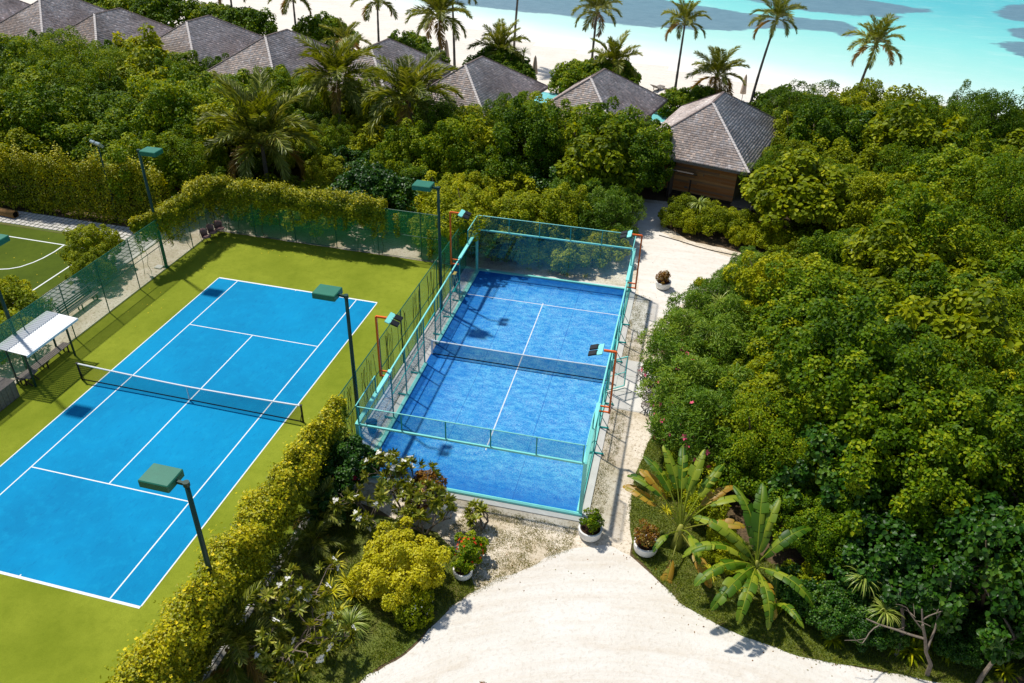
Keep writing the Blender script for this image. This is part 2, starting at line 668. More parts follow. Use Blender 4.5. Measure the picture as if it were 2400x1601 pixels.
M['glass'] = glass_mat('court_glass', (0.975, 1.0, 0.995, 1))
M['orange'] = plain('orange_paint', S(236, 104, 20), 0.42, 0.45, 0.05, 2)
M['black'] = plain('black_metal', S(14, 15, 18), 0.5, 0.4, 0.1, 5)
M['led'] = plain('lamp_glass', S(150, 160, 168), 0.2, 0.6, 0.05, 5)
M['net_dark'] = mesh_mat('court_net', S(8, 14, 24), 0.34)
M['net_blue'] = mesh_mat('padel_net', S(6, 20, 70), 0.52)
M['white_paint'] = plain('white_paint', S(228, 230, 232), 0.5, 0.4, 0.04, 2)
M['pot'] = plain('white_planter', S(232, 230, 224), 0.55, 0.35, 0.05, 3)
M['potsoil'] = plain('potting_soil', S(58, 42, 30), 0.95, 0.1, 0.3, 14)
M['bark'] = plain('bark', S(96, 84, 68), 0.9, 0.15, 0.3, 9)
M['palm_bark'] = plain('palm_bark', S(112, 104, 96), 0.9, 0.15, 0.28, 7)
M['dead_wood'] = plain('bleached_wood', S(124, 112, 98), 0.85, 0.2, 0.25, 9)
M['grey_wood'] = plain('weathered_wood', S(128, 120, 112), 0.8, 0.2, 0.22, 7)
M['dark_wood'] = plain('dark_wood', S(70, 58, 48), 0.8, 0.2, 0.22, 7)
M['wicker'] = plain('pink_wicker', S(150, 118, 116), 0.8, 0.2, 0.18, 20)
M['dark_gap'] = plain('dark_interior', S(22, 18, 14), 0.9, 0.1, 0.1, 5)
M['blue_cloth'] = plain('navy_cloth', S(22, 44, 92), 0.8, 0.2, 0.2, 5)
M['yellow_plastic'] = plain('yellow_plastic', S(224, 190, 84), 0.5, 0.4, 0.05, 5)
M['alu'] = plain('aluminium', S(176, 190, 190), 0.35, 0.5, 0.06, 5, 0.6)
M['brown_roll'] = plain('brown_matting', S(140, 106, 66), 0.9, 0.15, 0.2, 10)
M['umbrella'] = plain('beige_canvas', S(196, 176, 156), 0.9, 0.15, 0.08, 5)
M['stem'] = plain('dry_vine_stem', S(74, 62, 40), 0.9, 0.15, 0.3, 8)
M['rope'] = plain('dark_hose', S(52, 46, 40), 0.8, 0.2, 0.1, 8)
t = NT('pool_water')
f = t.noise(3, 3)
t.base(t.ramp(f, [(0.3, S(104, 196, 196)), (0.7, S(140, 216, 214))]))
t.setp(Roughness=0.08)
t.bump(f, 0.1, 0.02)
M['pool'] = t.m
# planks with lengthwise grain, each board its own tone
def plank_mat(name, cols):
    t = NT(name)
    oi = t.n('ObjectInfo')
    f = t.noise(2.0, 5, 0.7, stretch=(0.8, 0.8, 12))
    c = t.ramp(oi.outputs['Random'], [(i / (len(cols) - 1), c) for i, c in enumerate(cols)])
    t.base(t.mix(c, tuple(x * .55 for x in cols[0][:3]) + (1,), t.ramp(f, [(0.5, (0, 0, 0)), (0.8, (.5, .5, .5))])))
    t.setp(Roughness=0.75)
    return t.m
M['plank'] = plank_mat('teak_plank', [S(196, 124, 64), S(214, 146, 84), S(166, 128, 98), S(224, 164, 100), S(150, 108, 72)])
# shingles, colour from per-shingle tint
t = NT('wood_shingle')
at = t.n('Attribute', attribute_name='tint')
f = t.noise(5, 4, 0.7)
f2 = t.noise(0.35, 3, 0.5)
c = t.mix(at.outputs['Color'], t.mix(at.outputs['Color'], S(104, 86, 78), 0.55), t.ramp(f, [(0.45, (0, 0, 0)), (0.75, (.6, .6, .6))]))
oi = t.n('ObjectInfo')
c = t.mix(c, S(120, 92, 74), t.ramp(f2, [(0.45, (0, 0, 0)), (0.62, (.4, .4, .4))]))
f4 = t.noise(1.1, 5, 0.7, stretch=(1, 1, 0.4))
c = t.mix(c, S(84, 80, 80), t.ramp(f4, [(0.5, (0, 0, 0)), (0.72, (.45, .45, .45))]))
c = t.mix(c, S(200, 190, 186), t.math('MULTIPLY', oi.outputs['Random'], 0.25))
t.base(c)
t.setp(Roughness=0.9)
t.b.inputs['Specular IOR Level'].default_value = 0.15
M['shingle'] = t.m
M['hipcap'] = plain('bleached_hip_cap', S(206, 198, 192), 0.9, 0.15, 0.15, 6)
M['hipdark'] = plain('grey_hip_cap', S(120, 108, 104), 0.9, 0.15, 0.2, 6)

# foliage
M['leaf_a'] = leaf_mat('broad_leaf_green', S(44, 76, 2), S(94, 126, 6), S(174, 182, 24), spec=.15, rough=.5, trans=.34, objvar=.4)
M['leaf_b'] = leaf_mat('broad_leaf_yellowish', S(76, 96, 2), S(136, 150, 8), S(206, 202, 30), spec=.15, rough=.5, trans=.34, objvar=.4)
M['leaf_c'] = leaf_mat('dark_glossy_leaf', S(26, 62, 10), S(54, 98, 18), S(110, 142, 40), rough=0.42, spec=0.3)
M['leaf_y'] = leaf_mat('golden_leaf', S(150, 154, 12), S(210, 204, 32), S(238, 230, 90), trans=0.35, spec=.2)
M['leaf_v'] = leaf_mat('creeper_leaf', S(70, 90, 2), S(134, 144, 6), S(212, 202, 26), trans=0.35, spec=.25)
M['leaf_o'] = leaf_mat('oleander_leaf', S(58, 94, 14), S(104, 138, 30), S(164, 182, 66), spec=.2, objvar=.3)
M['leaf_p'] = leaf_mat('palm_leaflet', S(72, 88, 14), S(120, 132, 36), S(190, 188, 86), trans=0.3, rough=0.4, spec=0.4)
M['leaf_pd'] = leaf_mat('dry_palm_leaflet', S(104, 84, 30), S(150, 122, 44), S(190, 158, 76), trans=0.25)
M['leaf_ban'] = leaf_mat('banana_leaf', S(48, 88, 8), S(86, 122, 16), S(158, 170, 46), trans=0.34, rough=0.45, spec=0.35, objvar=0.4)
M['leaf_band'] = leaf_mat('scorched_banana_leaf', S(150, 112, 22), S(186, 148, 44), S(146, 150, 44), trans=0.35, rough=0.45)
M['leaf_f'] = leaf_mat('frangipani_leaf', S(74, 92, 18), S(130, 142, 38), S(196, 190, 78), rough=0.42, spec=0.4)
M['leaf_s'] = leaf_mat('strap_leaf', S(66, 92, 20), S(128, 150, 50), S(196, 202, 108))
M['leaf_r'] = leaf_mat('croton_leaf', S(96, 60, 12), S(150, 104, 22), S(120, 130, 30))
M['grass'] = leaf_mat('grass_blade', S(50, 72, 8), S(90, 108, 16), S(146, 150, 40), trans=0.3, spec=0.2)
M['grass_dry'] = leaf_mat('dry_grass_blade', S(84, 84, 24), S(120, 120, 44), S(170, 158, 88), trans=0.3, spec=0.2)
M['rib'] = plain('leaf_midrib', S(176, 186, 74), 0.5, 0.3, 0.08, 6)
M['petiole'] = plain('leaf_stalk', S(150, 150, 62), 0.5, 0.35, 0.12, 6)
M['fl_white'] = plain('white_petal', S(240, 238, 228), 0.7, 0.2, 0.03, 8)
M['fl_pink'] = plain('pink_petal', S(226, 92, 120), 0.7, 0.2, 0.08, 8)
M['fl_mag'] = plain('magenta_petal', S(196, 28, 84), 0.7, 0.2, 0.08, 8)
M['fl_red'] = plain('orange_red_petal', S(200, 66, 24), 0.7, 0.2, 0.15, 8)
M['fl_yellow'] = plain('yellow_petal', S(236, 210, 40), 0.7, 0.2, 0.06, 8)

# ------------------------------------------------------------------ ground and sea
big = 4000
tag(MB().add([(-big, -big, 0), (big, -big, 0), (big, big, 0), (-big, big, 0)], [(0, 1, 2, 3)]).build('ground', M['soil']), kind='structure')

# sea: grid with distance-to-seagrass and depth per vertex
GRASS = [[(-17.0, 99.3), (-11.3, 98.2), (-1.1, 97.4), (9.6, 94.0), (18.0, 95.0), (21.6, 95.8), (26.3, 97.1), (29.9, 99.6), (35.9, 101.3), (39.2, 101.1), (39.5, 97.7), (41.9, 99.2), (42.3, 104.9), (41.0, 109.1), (33.2, 109.2), (28.7, 108.7), (23.5, 111.3), (16.6, 113.5), (9.2, 117.9), (-17.7, 108.1), (-26, 104)],
         [(25.2, 123.7), (30.1, 116.4), (36.6, 114.5), (42.9, 113.7), (47.1, 114.0), (45.1, 110.1), (48.9, 111.3), (50.5, 115.3), (49.2, 118.8), (55.2, 120.5), (56.2, 123.6), (51.6, 126.7), (46.3, 128.4), (44.7, 133.7), (30, 134)],
         [(65.5, 125.9), (65.9, 122.0), (68.6, 119.2), (74.0, 117.0), (81.8, 144.7), (69.2, 132.3)],
         [(63.8, 111.3), (65.5, 106.4), (70.6, 104.9), (74.8, 119.7), (65.6, 114.1)],
         [(60.6, 102.0), (61.9, 98.0), (63.2, 95.0), (67.0, 91.9), (71.2, 107.0), (62.7, 104.1)],
         [(90, 150), (120, 170), (150, 160), (140, 140), (100, 138)], [(-60, 140), (-10, 150), (40, 160), (30, 175), (-50, 160)]]


def poly_sd(X, Y, poly):
    d = np.full(X.shape, 1e9)
    ins = np.zeros(X.shape, bool)
    n = len(poly)
    for i in range(n):
        x0, y0 = poly[i]
        x1, y1 = poly[(i + 1) % n]
        ex, ey = x1 - x0, y1 - y0
        tt = np.clip(((X - x0) * ex + (Y - y0) * ey) / (ex * ex + ey * ey), 0, 1)
        d = np.minimum(d, np.hypot(X - x0 - ex * tt, Y - y0 - ey * tt))
        cnd = ((y0 > Y) != (y1 > Y)) & (X < (x1 - x0) * (Y - y0) / (y1 - y0 + 1e-12) + x0)
        ins ^= cnd
    return np.where(ins, -d, d)


def shore_d(X, Y):
    return 0.324 * X + 0.946 * Y - 79.3 - np.clip((-X - 2) * 0.14, 0, 8)


xs = np.arange(-180, 262, 2.0)
ys = np.arange(40, 322, 2.0)
GX, GY = np.meshgrid(xs, ys)
sd = np.min([poly_sd(GX, GY, p) for p in GRASS], axis=0)
dep = shore_d(GX, GY)
V = np.stack([GX.ravel(), GY.ravel(), np.zeros(GX.size)], 1)
nx, ny = len(xs), len(ys)
ii = (np.arange(ny - 1)[:, None] * nx + np.arange(nx - 1)[None, :]).ravel()
F = np.stack([ii, ii + 1, ii + nx + 1, ii + nx], 1)
keep = dep.ravel()[F].max(1) > -3.0
F = F[keep]
b = len(V)
V = np.concatenate([V, [(-180, 320, 0), (260, 320, 0), (3900, 3900, 0), (-3900, 3900, 0), (-180, 120, 0), (-3900, 300, 0), (260, 40, 0), (3900, -1200, 0)]])
F = np.concatenate([F, [(b, b + 1, b + 2, b + 3), (b + 4, b, b + 3, b + 5), (b + 6, b + 7, b + 2, b + 1)]])
tint = np.zeros((len(V), 3), np.float32)
tint[:b, 0] = np.clip(sd.ravel() / 12 + 0.5, 0, 1)
tint[:b, 1] = np.clip(dep.ravel() / 60, -0.1, 1)
tint[b:, 0] = 1
tint[b:, 1] = 1
t = NT('lagoon_water')
at = t.n('Attribute', attribute_name='tint')
sep = t.n('SeparateColor'); t.l(at.outputs['Color'], sep.inputs[0])
nb = t.noise(0.11, 6, 0.65)
ns = t.noise(0.7, 4, 0.7, stretch=(0.6, 1.3, 1))
gsd = t.math('ADD', sep.outputs[0], t.math('MULTIPLY', t.math('SUBTRACT', nb, 0.5), 0.42))
gsd = t.math('ADD', gsd, t.math('MULTIPLY', t.math('SUBTRACT', ns, 0.5), 0.22))
gm = t.ramp(gsd, [(0.465, (.9, .9, .9)), (0.52, (0, 0, 0))])
dp = t.math('ADD', sep.outputs[1], t.math('MULTIPLY', t.math('SUBTRACT', nb, 0.5), 0.06))
wc = t.ramp(dp, [(0.0, S(244, 238, 226)), (0.035, S(226, 238, 230)), (0.12, S(196, 228, 218)), (0.30, S(166, 222, 210)), (0.55, S(130, 214, 206)), (1.0, S(76, 184, 190))])
gc = t.ramp(ns, [(0.3, S(74, 104, 124)), (0.7, S(104, 132, 148))])
mot = t.noise(0.35, 6, 0.75, stretch=(0.5, 1.6, 1))
wc = t.mix(wc, S(214, 236, 228), t.math('MULTIPLY', t.ramp(mot, [(0.5, (0, 0, 0)), (0.8, (1, 1, 1))]), 0.35))
c = t.mix(wc, gc, gm)
t.base(c)
t.setp(Roughness=0.3)
t.b.inputs['Specular IOR Level'].default_value = 0.2
rip = t.noise(2.2, 4, 0.6, stretch=(0.5, 1.4, 1))
t.bump(rip, 0.5, 0.10)
M['sea'] = t.m
# beach under and before the water
beach = sheet('beach', [(-190, 92), (-120, 78), (-70, 66), (-50, 62), (-30, 58.5), (-10, 55.5), (10, 53.0), (20, 52.5), (30, 53.5), (45, 54), (60, 52), (110, 30), (190, 0), (300, -40), (300, 40), (261, 60), (120, 75), (60, 110), (-60, 130), (-190, 170)], 0.006, M['sand'], 0.5, 2.0, 3)
sea = link('sea', np_mesh('sea', V, [F], M['sea'], tint), None, (0, 0, 0.012))
tag(sea, kind='structure')

sandL = [(14.9, -12.6), (15.9, -11.1), (16.5, -9.9), (17.0, -8.7), (17.7, -7.6), (19.7, -5.6), (21.1, -4.4)]
sandR = [(23.4, -4.2), (24.1, -4.6), (24.8, -5.3), (25.6, -6.1), (26.6, -6.5), (27.4, -6.8), (28.8, -7.1), (30.1, -7.3), (31.1, -7.3), (32.1, -7.2), (33.1, -7.2), (34.7, -6.9), (36.5, -6.8)]
sheet('sandy_ground', [(17.0, -8.9), (19.7, -6.0), (21.1, -4.8), (23.4, -4.6), (23.3, 0), (23.5, 5), (23.6, 9), (23, 12), (23.6, 15), (24.6, 16.5), (25.8, 19), (26.8, 22.7), (29.5, 23.4), (33, 23.3), (33, 25.0), (29.4, 25.3), (26.7, 25.9), (23.6, 26.6), (21.8, 28.4), (21.5, 33), (18.8, 33), (18.6, 26), (9.6, 24.5), (9.6, -4), (13, -4.8), (15.5, -5.6)], 0.004, M['sandy'], 0.18, 0.6, 5)
sheet('sandy_verge', [(-12.6, -16), (-9.45, -16), (-9.45, 17.95), (9.5, 17.95), (9.5, 22), (-12.6, 21)], 0.005, M['sandy'], 0.08, 0.8, 6)
sheet('sand_road', [(12.2, -19)] + sandL + [(22.2, -3.9)] + sandR + [(60, -6), (60, -24), (12.2, -24)], 0.010, M['road'], 0.16, 0.35, 7)
sheet('sand_path', [(21.4, 12.0), (22.6, 14.5), (23.4, 16.3), (24.6, 18.8), (25.8, 22.4), (28, 23.5), (31, 23.6), (31, 24.6), (26.5, 24.9), (23.4, 25.8), (21.5, 27.4), (21.2, 32.5), (19.2, 32.5), (19.7, 28), (19.4, 24), (20.8, 20.5), (21.1, 18), (20.9, 15)], 0.008, M['sand'], 0.2, 0.5, 8)
sheet('sand_clearing', [(11.2, 31.5), (13.2, 31.5), (13.6, 36), (11.6, 36.5)], 0.008, M['sand'], 0.15, 0.5, 9)
lawnL = [(9.5, -20), (11.2, -19.5), (13.4, -15)] + [(x - .05, y) for x, y in sandL[:5]] + [(17.2, -7.0), (16.6, -6.2), (15.2, -5.2), (12, -4.8), (9.6, -4.2)]
sheet('lawn', lawnL, 0.014, M['lawn'], 0.12, 0.4, 10)
lawnR = [(22.95, 0.5), (23.0, -1.8), (23.35, -3.2), (23.45, -4.1)] + sandR[1:11] + [(36, -7), (40, -5), (34, -4.5), (29, -3), (26, 0), (25, 4), (23.9, 5.2), (23.3, 3.2)]
sheet('grass_verge', lawnR, 0.015, M['lawn'], 0.10, 0.35, 11)
# concrete slab by the padel gate, cast in panels
slab = sheet('paved_slab', [(20.7, 5.5), (23.4, 5.5), (23.2, 10.1), (20.7, 10.1)], 0.012, M['concrete'])

# left: five-a-side pitch and paver walk
sheet('football_turf', [(-60, -14), (-14.6, -14), (-14.6, 14.35), (-60, 14.35)], 0.008, M['turf_dark'])
ft = bpy.data.objects['football_turf']


def line_strip(name, pts, w, z, mat, parent):
    mb = MB()
    pts = [Vector((*p, 0)) for p in pts]
    L, Rr = [], []
    for i, p in enumerate(pts):
        d = (pts[min(i + 1, len(pts) - 1)] - pts[max(i - 1, 0)]).normalized()
        nrm = Vector((-d.y, d.x, 0)) * w / 2
        L.append(p + nrm)
        Rr.append(p - nrm)
    n = len(pts)
    mb.add(L + Rr, [(n + i, n + i + 1, i + 1, i) for i in range(n - 1)])
    return mb.build(name, mat, parent, (0, 0, z))


line_strip('painted_line', [(-45, 12.9), (-15.5, 12.9)], 0.10, 0.004, M['line'], ft)
arc = [(-17.97, 12.85), (-17.9, 11.9), (-17.98, 10.9), (-18.15, 10.2), (-18.5, 9.45), (-19.0, 9.0), (-19.7, 8.7), (-20.8, 8.45), (-23, 8.3), (-28, 8.3)]
line_strip('painted_line', arc, 0.10, 0.005, M['line'], ft)
line_strip('painted_line', [(-15.55, 12.9), (-15.6, -13)], 0.10, 0.006, M['line'], ft)
pav = sheet('paver_walk', [(-14.55, -14), (-12.5, -14), (-12.5, 16.6), (-40, 16.6), (-40, 14.4), (-14.55, 14.4)], 0.006, M['lawn'])
pmesh = MB().cham((0, 0, 0.02), (0.33, 0.33, 0.045), 0.012).mesh('paver', M['paver'])
prs = random.Random(4)
rest = MB()
cnt = 0
pit = 0.39
cells = []
for j in range(int((16.5 + 2) / pit)):
    for i in range(5):
        cells.append((-14.33 + i * pit, 16.35 - j * pit))
for i in range(5, 60):
    for j in range(5):
        cells.append((-14.33 - (i - 4) * pit, 16.35 - j * pit))
cells.sort(key=lambda p: (p[0] - 23) ** 2 + (p[1] + 28) ** 2)
for x, y in cells:
    if prs.random() < 0.02: continue
    dz = prs.uniform(-.006, .006)
    if cnt < 300:
        link('paver', pmesh, pav, (x + prs.uniform(-.01, .01), y + prs.uniform(-.01, .01), dz), (0, 0, prs.uniform(-.03, .03)))
        cnt += 1
    else:
        rest.cham((x, y, 0.02 + dz), (0.33, 0.33, 0.045), 0.012)
if rest.v:
    tag(rest.build('pavers', M['paver'], pav), kind='stuff')
tag(MB().bbox((-12.5, -14, 0), (-12.22, 16.6, 0.09)).build('path_kerb', M['concrete']), kind='structure')

# ------------------------------------------------------------------ tennis court
turf = sheet('tennis_turf', [(-9.38, -21), (9.34, -21), (9.34, 17.9), (-9.38, 17.9)], 0.010, M['turf'])
court = sheet('tennis_court', [(-5.485, -11.885), (5.485, -11.885), (5.485, 11.885), (-5.485, 11.885)], 0.014, M['blue'])


def rect_line(x0, y0, x1, y1, parent, z=0.004, m='line'):
    MB().add([(x0, y0, 0), (x1, y0, 0), (x1, y1, 0), (x0, y1, 0)], [(0, 1, 2, 3)]).build('painted_line', M[m], parent, (0, 0, z))


w = 0.06
for s in (-1, 1):
    rect_line(-5.485, s * 11.885 - .06, 5.485, s * 11.885 + .06, court, 0.0055)
    for x in (5.485, 4.115):
        rect_line(s * x - w / 2, -11.82, s * x + w / 2, 11.82, court)
    rect_line(-4.08, s * 6.4 - w / 2, 4.08, s * 6.4 + w / 2, court, 0.0045)
    rect_line(-w / 2, s * 11.885 - s * .06 - .07, w / 2, s * 11.885 - s * .06 + .07, court, 0.0045)
rect_line(-w / 2, -6.37, w / 2, 6.37, court)
# edging strip of white pebbles and a concrete kerb along the right fence
tag(MB().bbox((9.42, -20, 0), (9.52, 18, 0.10)).build('fence_kerb', M['concrete']), kind='structure')
tag(MB().bbox((9.56, -20, 0), (9.72, -4, 0.07)).build('garden_kerb', M['concrete_old']), kind='structure')
gb = sheet('gravel_bed', [(9.52, -6.5), (10.25, -6.5), (10.0, 18.2), (9.52, 18.2)], 0.016, M['gravel_bed'])
rng = np.random.default_rng(3)
n = 5200
px = rng.uniform(9.53, 10.2, n)
py = rng.uniform(-4, 18, n)
nm = rng.uniform(0.018, 0.04, n)
octv = np.array([(1, 0, 0), (-1, 0, 0), (0, 1, 0), (0, -1, 0), (0, 0, .7), (0, 0, -.7)], float)
octf = np.array([(0, 2, 4), (2, 1, 4), (1, 3, 4), (3, 0, 4), (2, 0, 5), (1, 2, 5), (3, 1, 5), (0, 3, 5)])
ang = rng.uniform(0, 6.28, n)
ca, sa = np.cos(ang), np.sin(ang)
vv = octv[None] * (nm[:, None, None] * rng.uniform(.7, 1.3, (n, 6, 1)))
vx = vv[:, :, 0] * ca[:, None] - vv[:, :, 1] * sa[:, None] + px[:, None]
vy = vv[:, :, 0] * sa[:, None] + vv[:, :, 1] * ca[:, None] + py[:, None]
vz = vv[:, :, 2] + nm[:, None] * .4
PV = np.stack([vx, vy, vz], 2).reshape(-1, 3)
PF = (np.arange(n)[:, None, None] * 6 + octf[None]).reshape(-1, 3)
o = link('pebbles', np_mesh('pebbles', PV, [PF], M['pebble'], None, True), None, (0, 0, 0.016))
tag(o, 'white pebbles filling the strip between the two courts', 'pebbles', kind='stuff')

# tennis net
net = empty('tennis_net', (0, 0, 0.014), 0, 'black tennis net with white top band across the blue tennis court', 'net')
for s in (-1, 1):
    MB().tube([(s * 6.4, 0, 0), (s * 6.4, 0, 1.07)], 0.05, 10).box((s * 6.4, 0, 1.08), (.12, .12, .03)).build('net_post', M['black'], net)
    MB().tube([(s * 6.25, .0, 0.02), (s * 6.37, 0, .55)], 0.02, 6).build('brace', M['black'], net)
N = 24
top = lambda x: 0.914 + 0.156 * (abs(x) / 6.4) ** 1.5
V, F = [], []
for i in range(N + 1):
    x = -6.35 + 12.7 * i / N
    V += [(x, 0.01, 0.03), (x, 0.0, top(x) - .05)]
    if i: F.append((2 * i - 2, 2 * i, 2 * i + 1, 2 * i - 1))
MB().add(V, F).build('netting', M['net_dark'], net)
MB().tube([(-6.35 + 12.7 * i / N, 0, top(-6.35 + 12.7 * i / N) - .02) for i in range(N + 1)], 0.045, 6).build('top_band', M['white_paint'], net)
MB().tube([(-6.35 + 12.7 * i / N, 0.02, 0.03) for i in range(N + 1)], 0.022, 5).build('bottom_tube', M['black'], net)  # thin black tube along the foot of the net
MB().bbox((-.03, -.02, 0), (.03, .02, .90)).build('centre_strap', M['white_paint'], net)


# fences round the tennis court
def fence_run(p0, p1, n, label, h=3.5, screen=None, mid=True, skip=()):
    p0, p1 = Vector((*p0, 0)), Vector((*p1, 0))
    o = empty('tennis_fence', p0, 0, label, 'fence', 'green mesh fences around the tennis court')
    d = (p1 - p0) / n
    dn = d.normalized()
    for i in range(n + 1):
        q = d * i
        MB().tube([q, q + Vector((0, 0, h + .03))], 0.032, 8).build('post', M['fence_post'], o)
    for z, nm in ((0.06, 'bottom_rail'), (h * .5, 'middle_rail'), (h, 'top_rail')):
        if nm == 'middle_rail' and not mid: continue
        MB().tube([Vector((0, 0, z)), d * n + Vector((0, 0, z))], 0.024, 6).build(nm, M['fence_post'], o)
    for i in range(n):
        a, b_ = d * (i + .012), d * (i + .988)
        for k, (z0, z1) in enumerate(((0.08, h * .5 - .02), (h * .5 + .02, h - .02))):
            m = M['windscreen'] if (screen and screen(i, k)) else M['chain']
            MB().add([a + Vector((0, 0, z0)), b_ + Vector((0, 0, z0)), b_ + Vector((0, 0, z1)), a + Vector((0, 0, z1))], [(0, 1, 2, 3)]).build('mesh_panel', m, o)
    return o


fence_run((-9.36, 18.0), (-9.36, -20.35), 13, 'green fence with dark upper windscreen along the paver walk side of the tennis court', screen=lambda i, k: k == 1 and i >= 3)
fence_run((-9.36, 18.0), (9.36, 18.0), 6, 'green mesh fence behind the far baseline of the tennis court')
fence_run((9.38, 18.0), (9.38, -20.35), 13, 'green mesh fence standing between the tennis court and the padel court')


# floodlight masts of the tennis court
def tennis_lamp(x, y, s, label, h=8.0):
    o = empty('floodlight_mast', (x, y, 0), 0, label, 'floodlight', 'green box floodlights around the tennis court')
    MB().tube([(0, 0, 0), (0, 0, h)], [0.105, 0.08], 14).build('pole', M['green_dark'], o, smooth=True)
    MB().cham((0, 0, .02), (.36, .36, .05), .03).build('base_plate', M['green_dark'], o)
    MB().bar((0, 0, h - .03), (s * .32, 0, h - .01), .1, .1).tube([(0, 0, h - .1), (0, 0, h + .06)], .11, 12).build('bracket', M['green_dark'], o)
    hd = MB()
    X = s * .88
    hd.cham((X, 0, h + .02), (1.08, .86, .28), .03).build('lamp_head', M['green_paint'], o)
    MB().bbox((X - .48, -.37, h - .135), (X + .48, .37, h - .118)).build('lamp_glass', M['led'], o)
    return o


tennis_lamp(-9.55, 12.2, 1, 'green box floodlight on a tall pole rising through creeper at the court corner')
tennis_lamp(9.55, 12.3, -1, 'green box floodlight on a pole beside the far end of the padel court')
tennis_lamp(9.55, -0.2, -1, 'green box floodlight mast behind the near left corner of the padel court')
tennis_lamp(9.55, -12.35, -1, 'green box floodlight rising from the flowering hedge in the foreground')
tennis_lamp(-9.55, -0.2, 1, 'green box floodlight on a pole at the left edge beside the slatted canopy')
MB_ = MB()
for dy in (-.28, .28):
    pass
# twin floodlight by the pitch
o = empty('twin_floodlight', (-16.6, 16.9, 0), R(-20), 'slim pole with two grey floodlights in front of the vine covered wall', 'floodlight')
MB().tube([(0, 0, 0), (0, 0, 5.9)], [.06, .045], 10).build('pole', M['green_dark'], o, smooth=True)
MB().bar((-.5, 0, 5.9), (.5, 0, 5.9), .06).build('crossbar', M['green_dark'], o)
for s in (-1, 1):
    Mr = Matrix.Rotation(R(38), 3, 'X')
    hd = MB().cham((s * .3, -.06, 6.02), (.5, .16, .42), .03, Mr).build('lamp_head', M['alu'], o)
    MB().box((s * .3, -.14, 5.97), (.42, .02, .34), Mr).build('lamp_glass', M['led'], hd)

# ------------------------------------------------------------------ padel court
UL, VL = 5.0, 10.15
pc = empty('padel_apron_anchor')
bpy.data.objects.remove(pc)


def psheet(name, u0, v0, u1, v1, z, mat, kind='structure'):
    o = MB().add([(u0, v0, 0), (u1, v0, 0), (u1, v1, 0), (u0, v1, 0)], [(0, 1, 2, 3)]).build(name, mat, None, (PX, PY, z), (0, 0, PA))
    return tag(o, kind=kind)


apron = MB().bbox((-5.42, -10.62, 0), (5.48, 10.68, .055)).build('padel_apron', M['concrete'], None, (PX, PY, 0), (0, 0, PA))
tag(apron, kind='structure')
pt = psheet('padel_turf', -UL - .06, -VL, UL, VL, 0.062, M['padel'])
for s in (-1, 1):
    MB().add([(-UL, s * 6.97 - .03, 0), (UL, s * 6.97 - .03, 0), (UL, s * 6.97 + .03, 0), (-UL, s * 6.97 + .03, 0)], [(0, 1, 2, 3)]).build('painted_line', M['line_worn'], pt, (0, 0, .004))
MB().add([(-.03, -7.15, 0), (.03, -7.15, 0), (.03, 7.15, 0), (-.03, 7.15, 0)], [(0, 1, 2, 3)]).build('painted_line', M['line_worn'], pt, (0, 0, .0055))

E0 = empty('padel_enclosure', (PX, PY, 0.055), PA, 'teal steel and glass cage enclosing the blue padel court', 'court cage')
GH, MH = 3.0, 4.0
for s in (-1, 1):                       # end walls
    vv = s * (VL + .07)
    nm = 5
    for i in range(nm):
        u0, u1 = -UL + i * 2 * UL / nm, -UL + (i + 1) * 2 * UL / nm
        MB().bbox((u0 + .012, vv - .006, .1), (u1 - .012, vv + .006, GH - .06)).build('glass_pane', M['glass'], E0)
        MB().add([(u0, vv, GH + .06), (u1, vv, GH + .06), (u1, vv, MH), (u0, vv, MH)], [(0, 1, 2, 3)]).build('mesh_panel', M['teal_mesh2'], E0)
    for i in range(nm + 1):
        u0 = -UL + i * 2 * UL / nm
        MB().box((u0, vv, (GH + MH) / 2 + .03), (.05, .05, MH - GH - .06)).build('post', M['teal_shaded'], E0)
    MB().box((0, vv, GH), (2 * UL + .36, .09, .08)).build('beam', M['teal'], E0)
    MB().tube([(-UL, vv, MH), (UL, vv, MH)], .025, 6).build('top_rail', M['teal'], E0)
    MB().bbox((-UL - .2, s * (VL + .02) - .0, .0), (UL + .2, s * (VL + .02) + s * .16, .1)).build('base_rail', M['teal'], E0) if s > 0 else MB().bbox((-UL - .2, -VL - .18, .0), (UL + .2, -VL - .02, .1)).build('base_rail', M['teal'], E0)
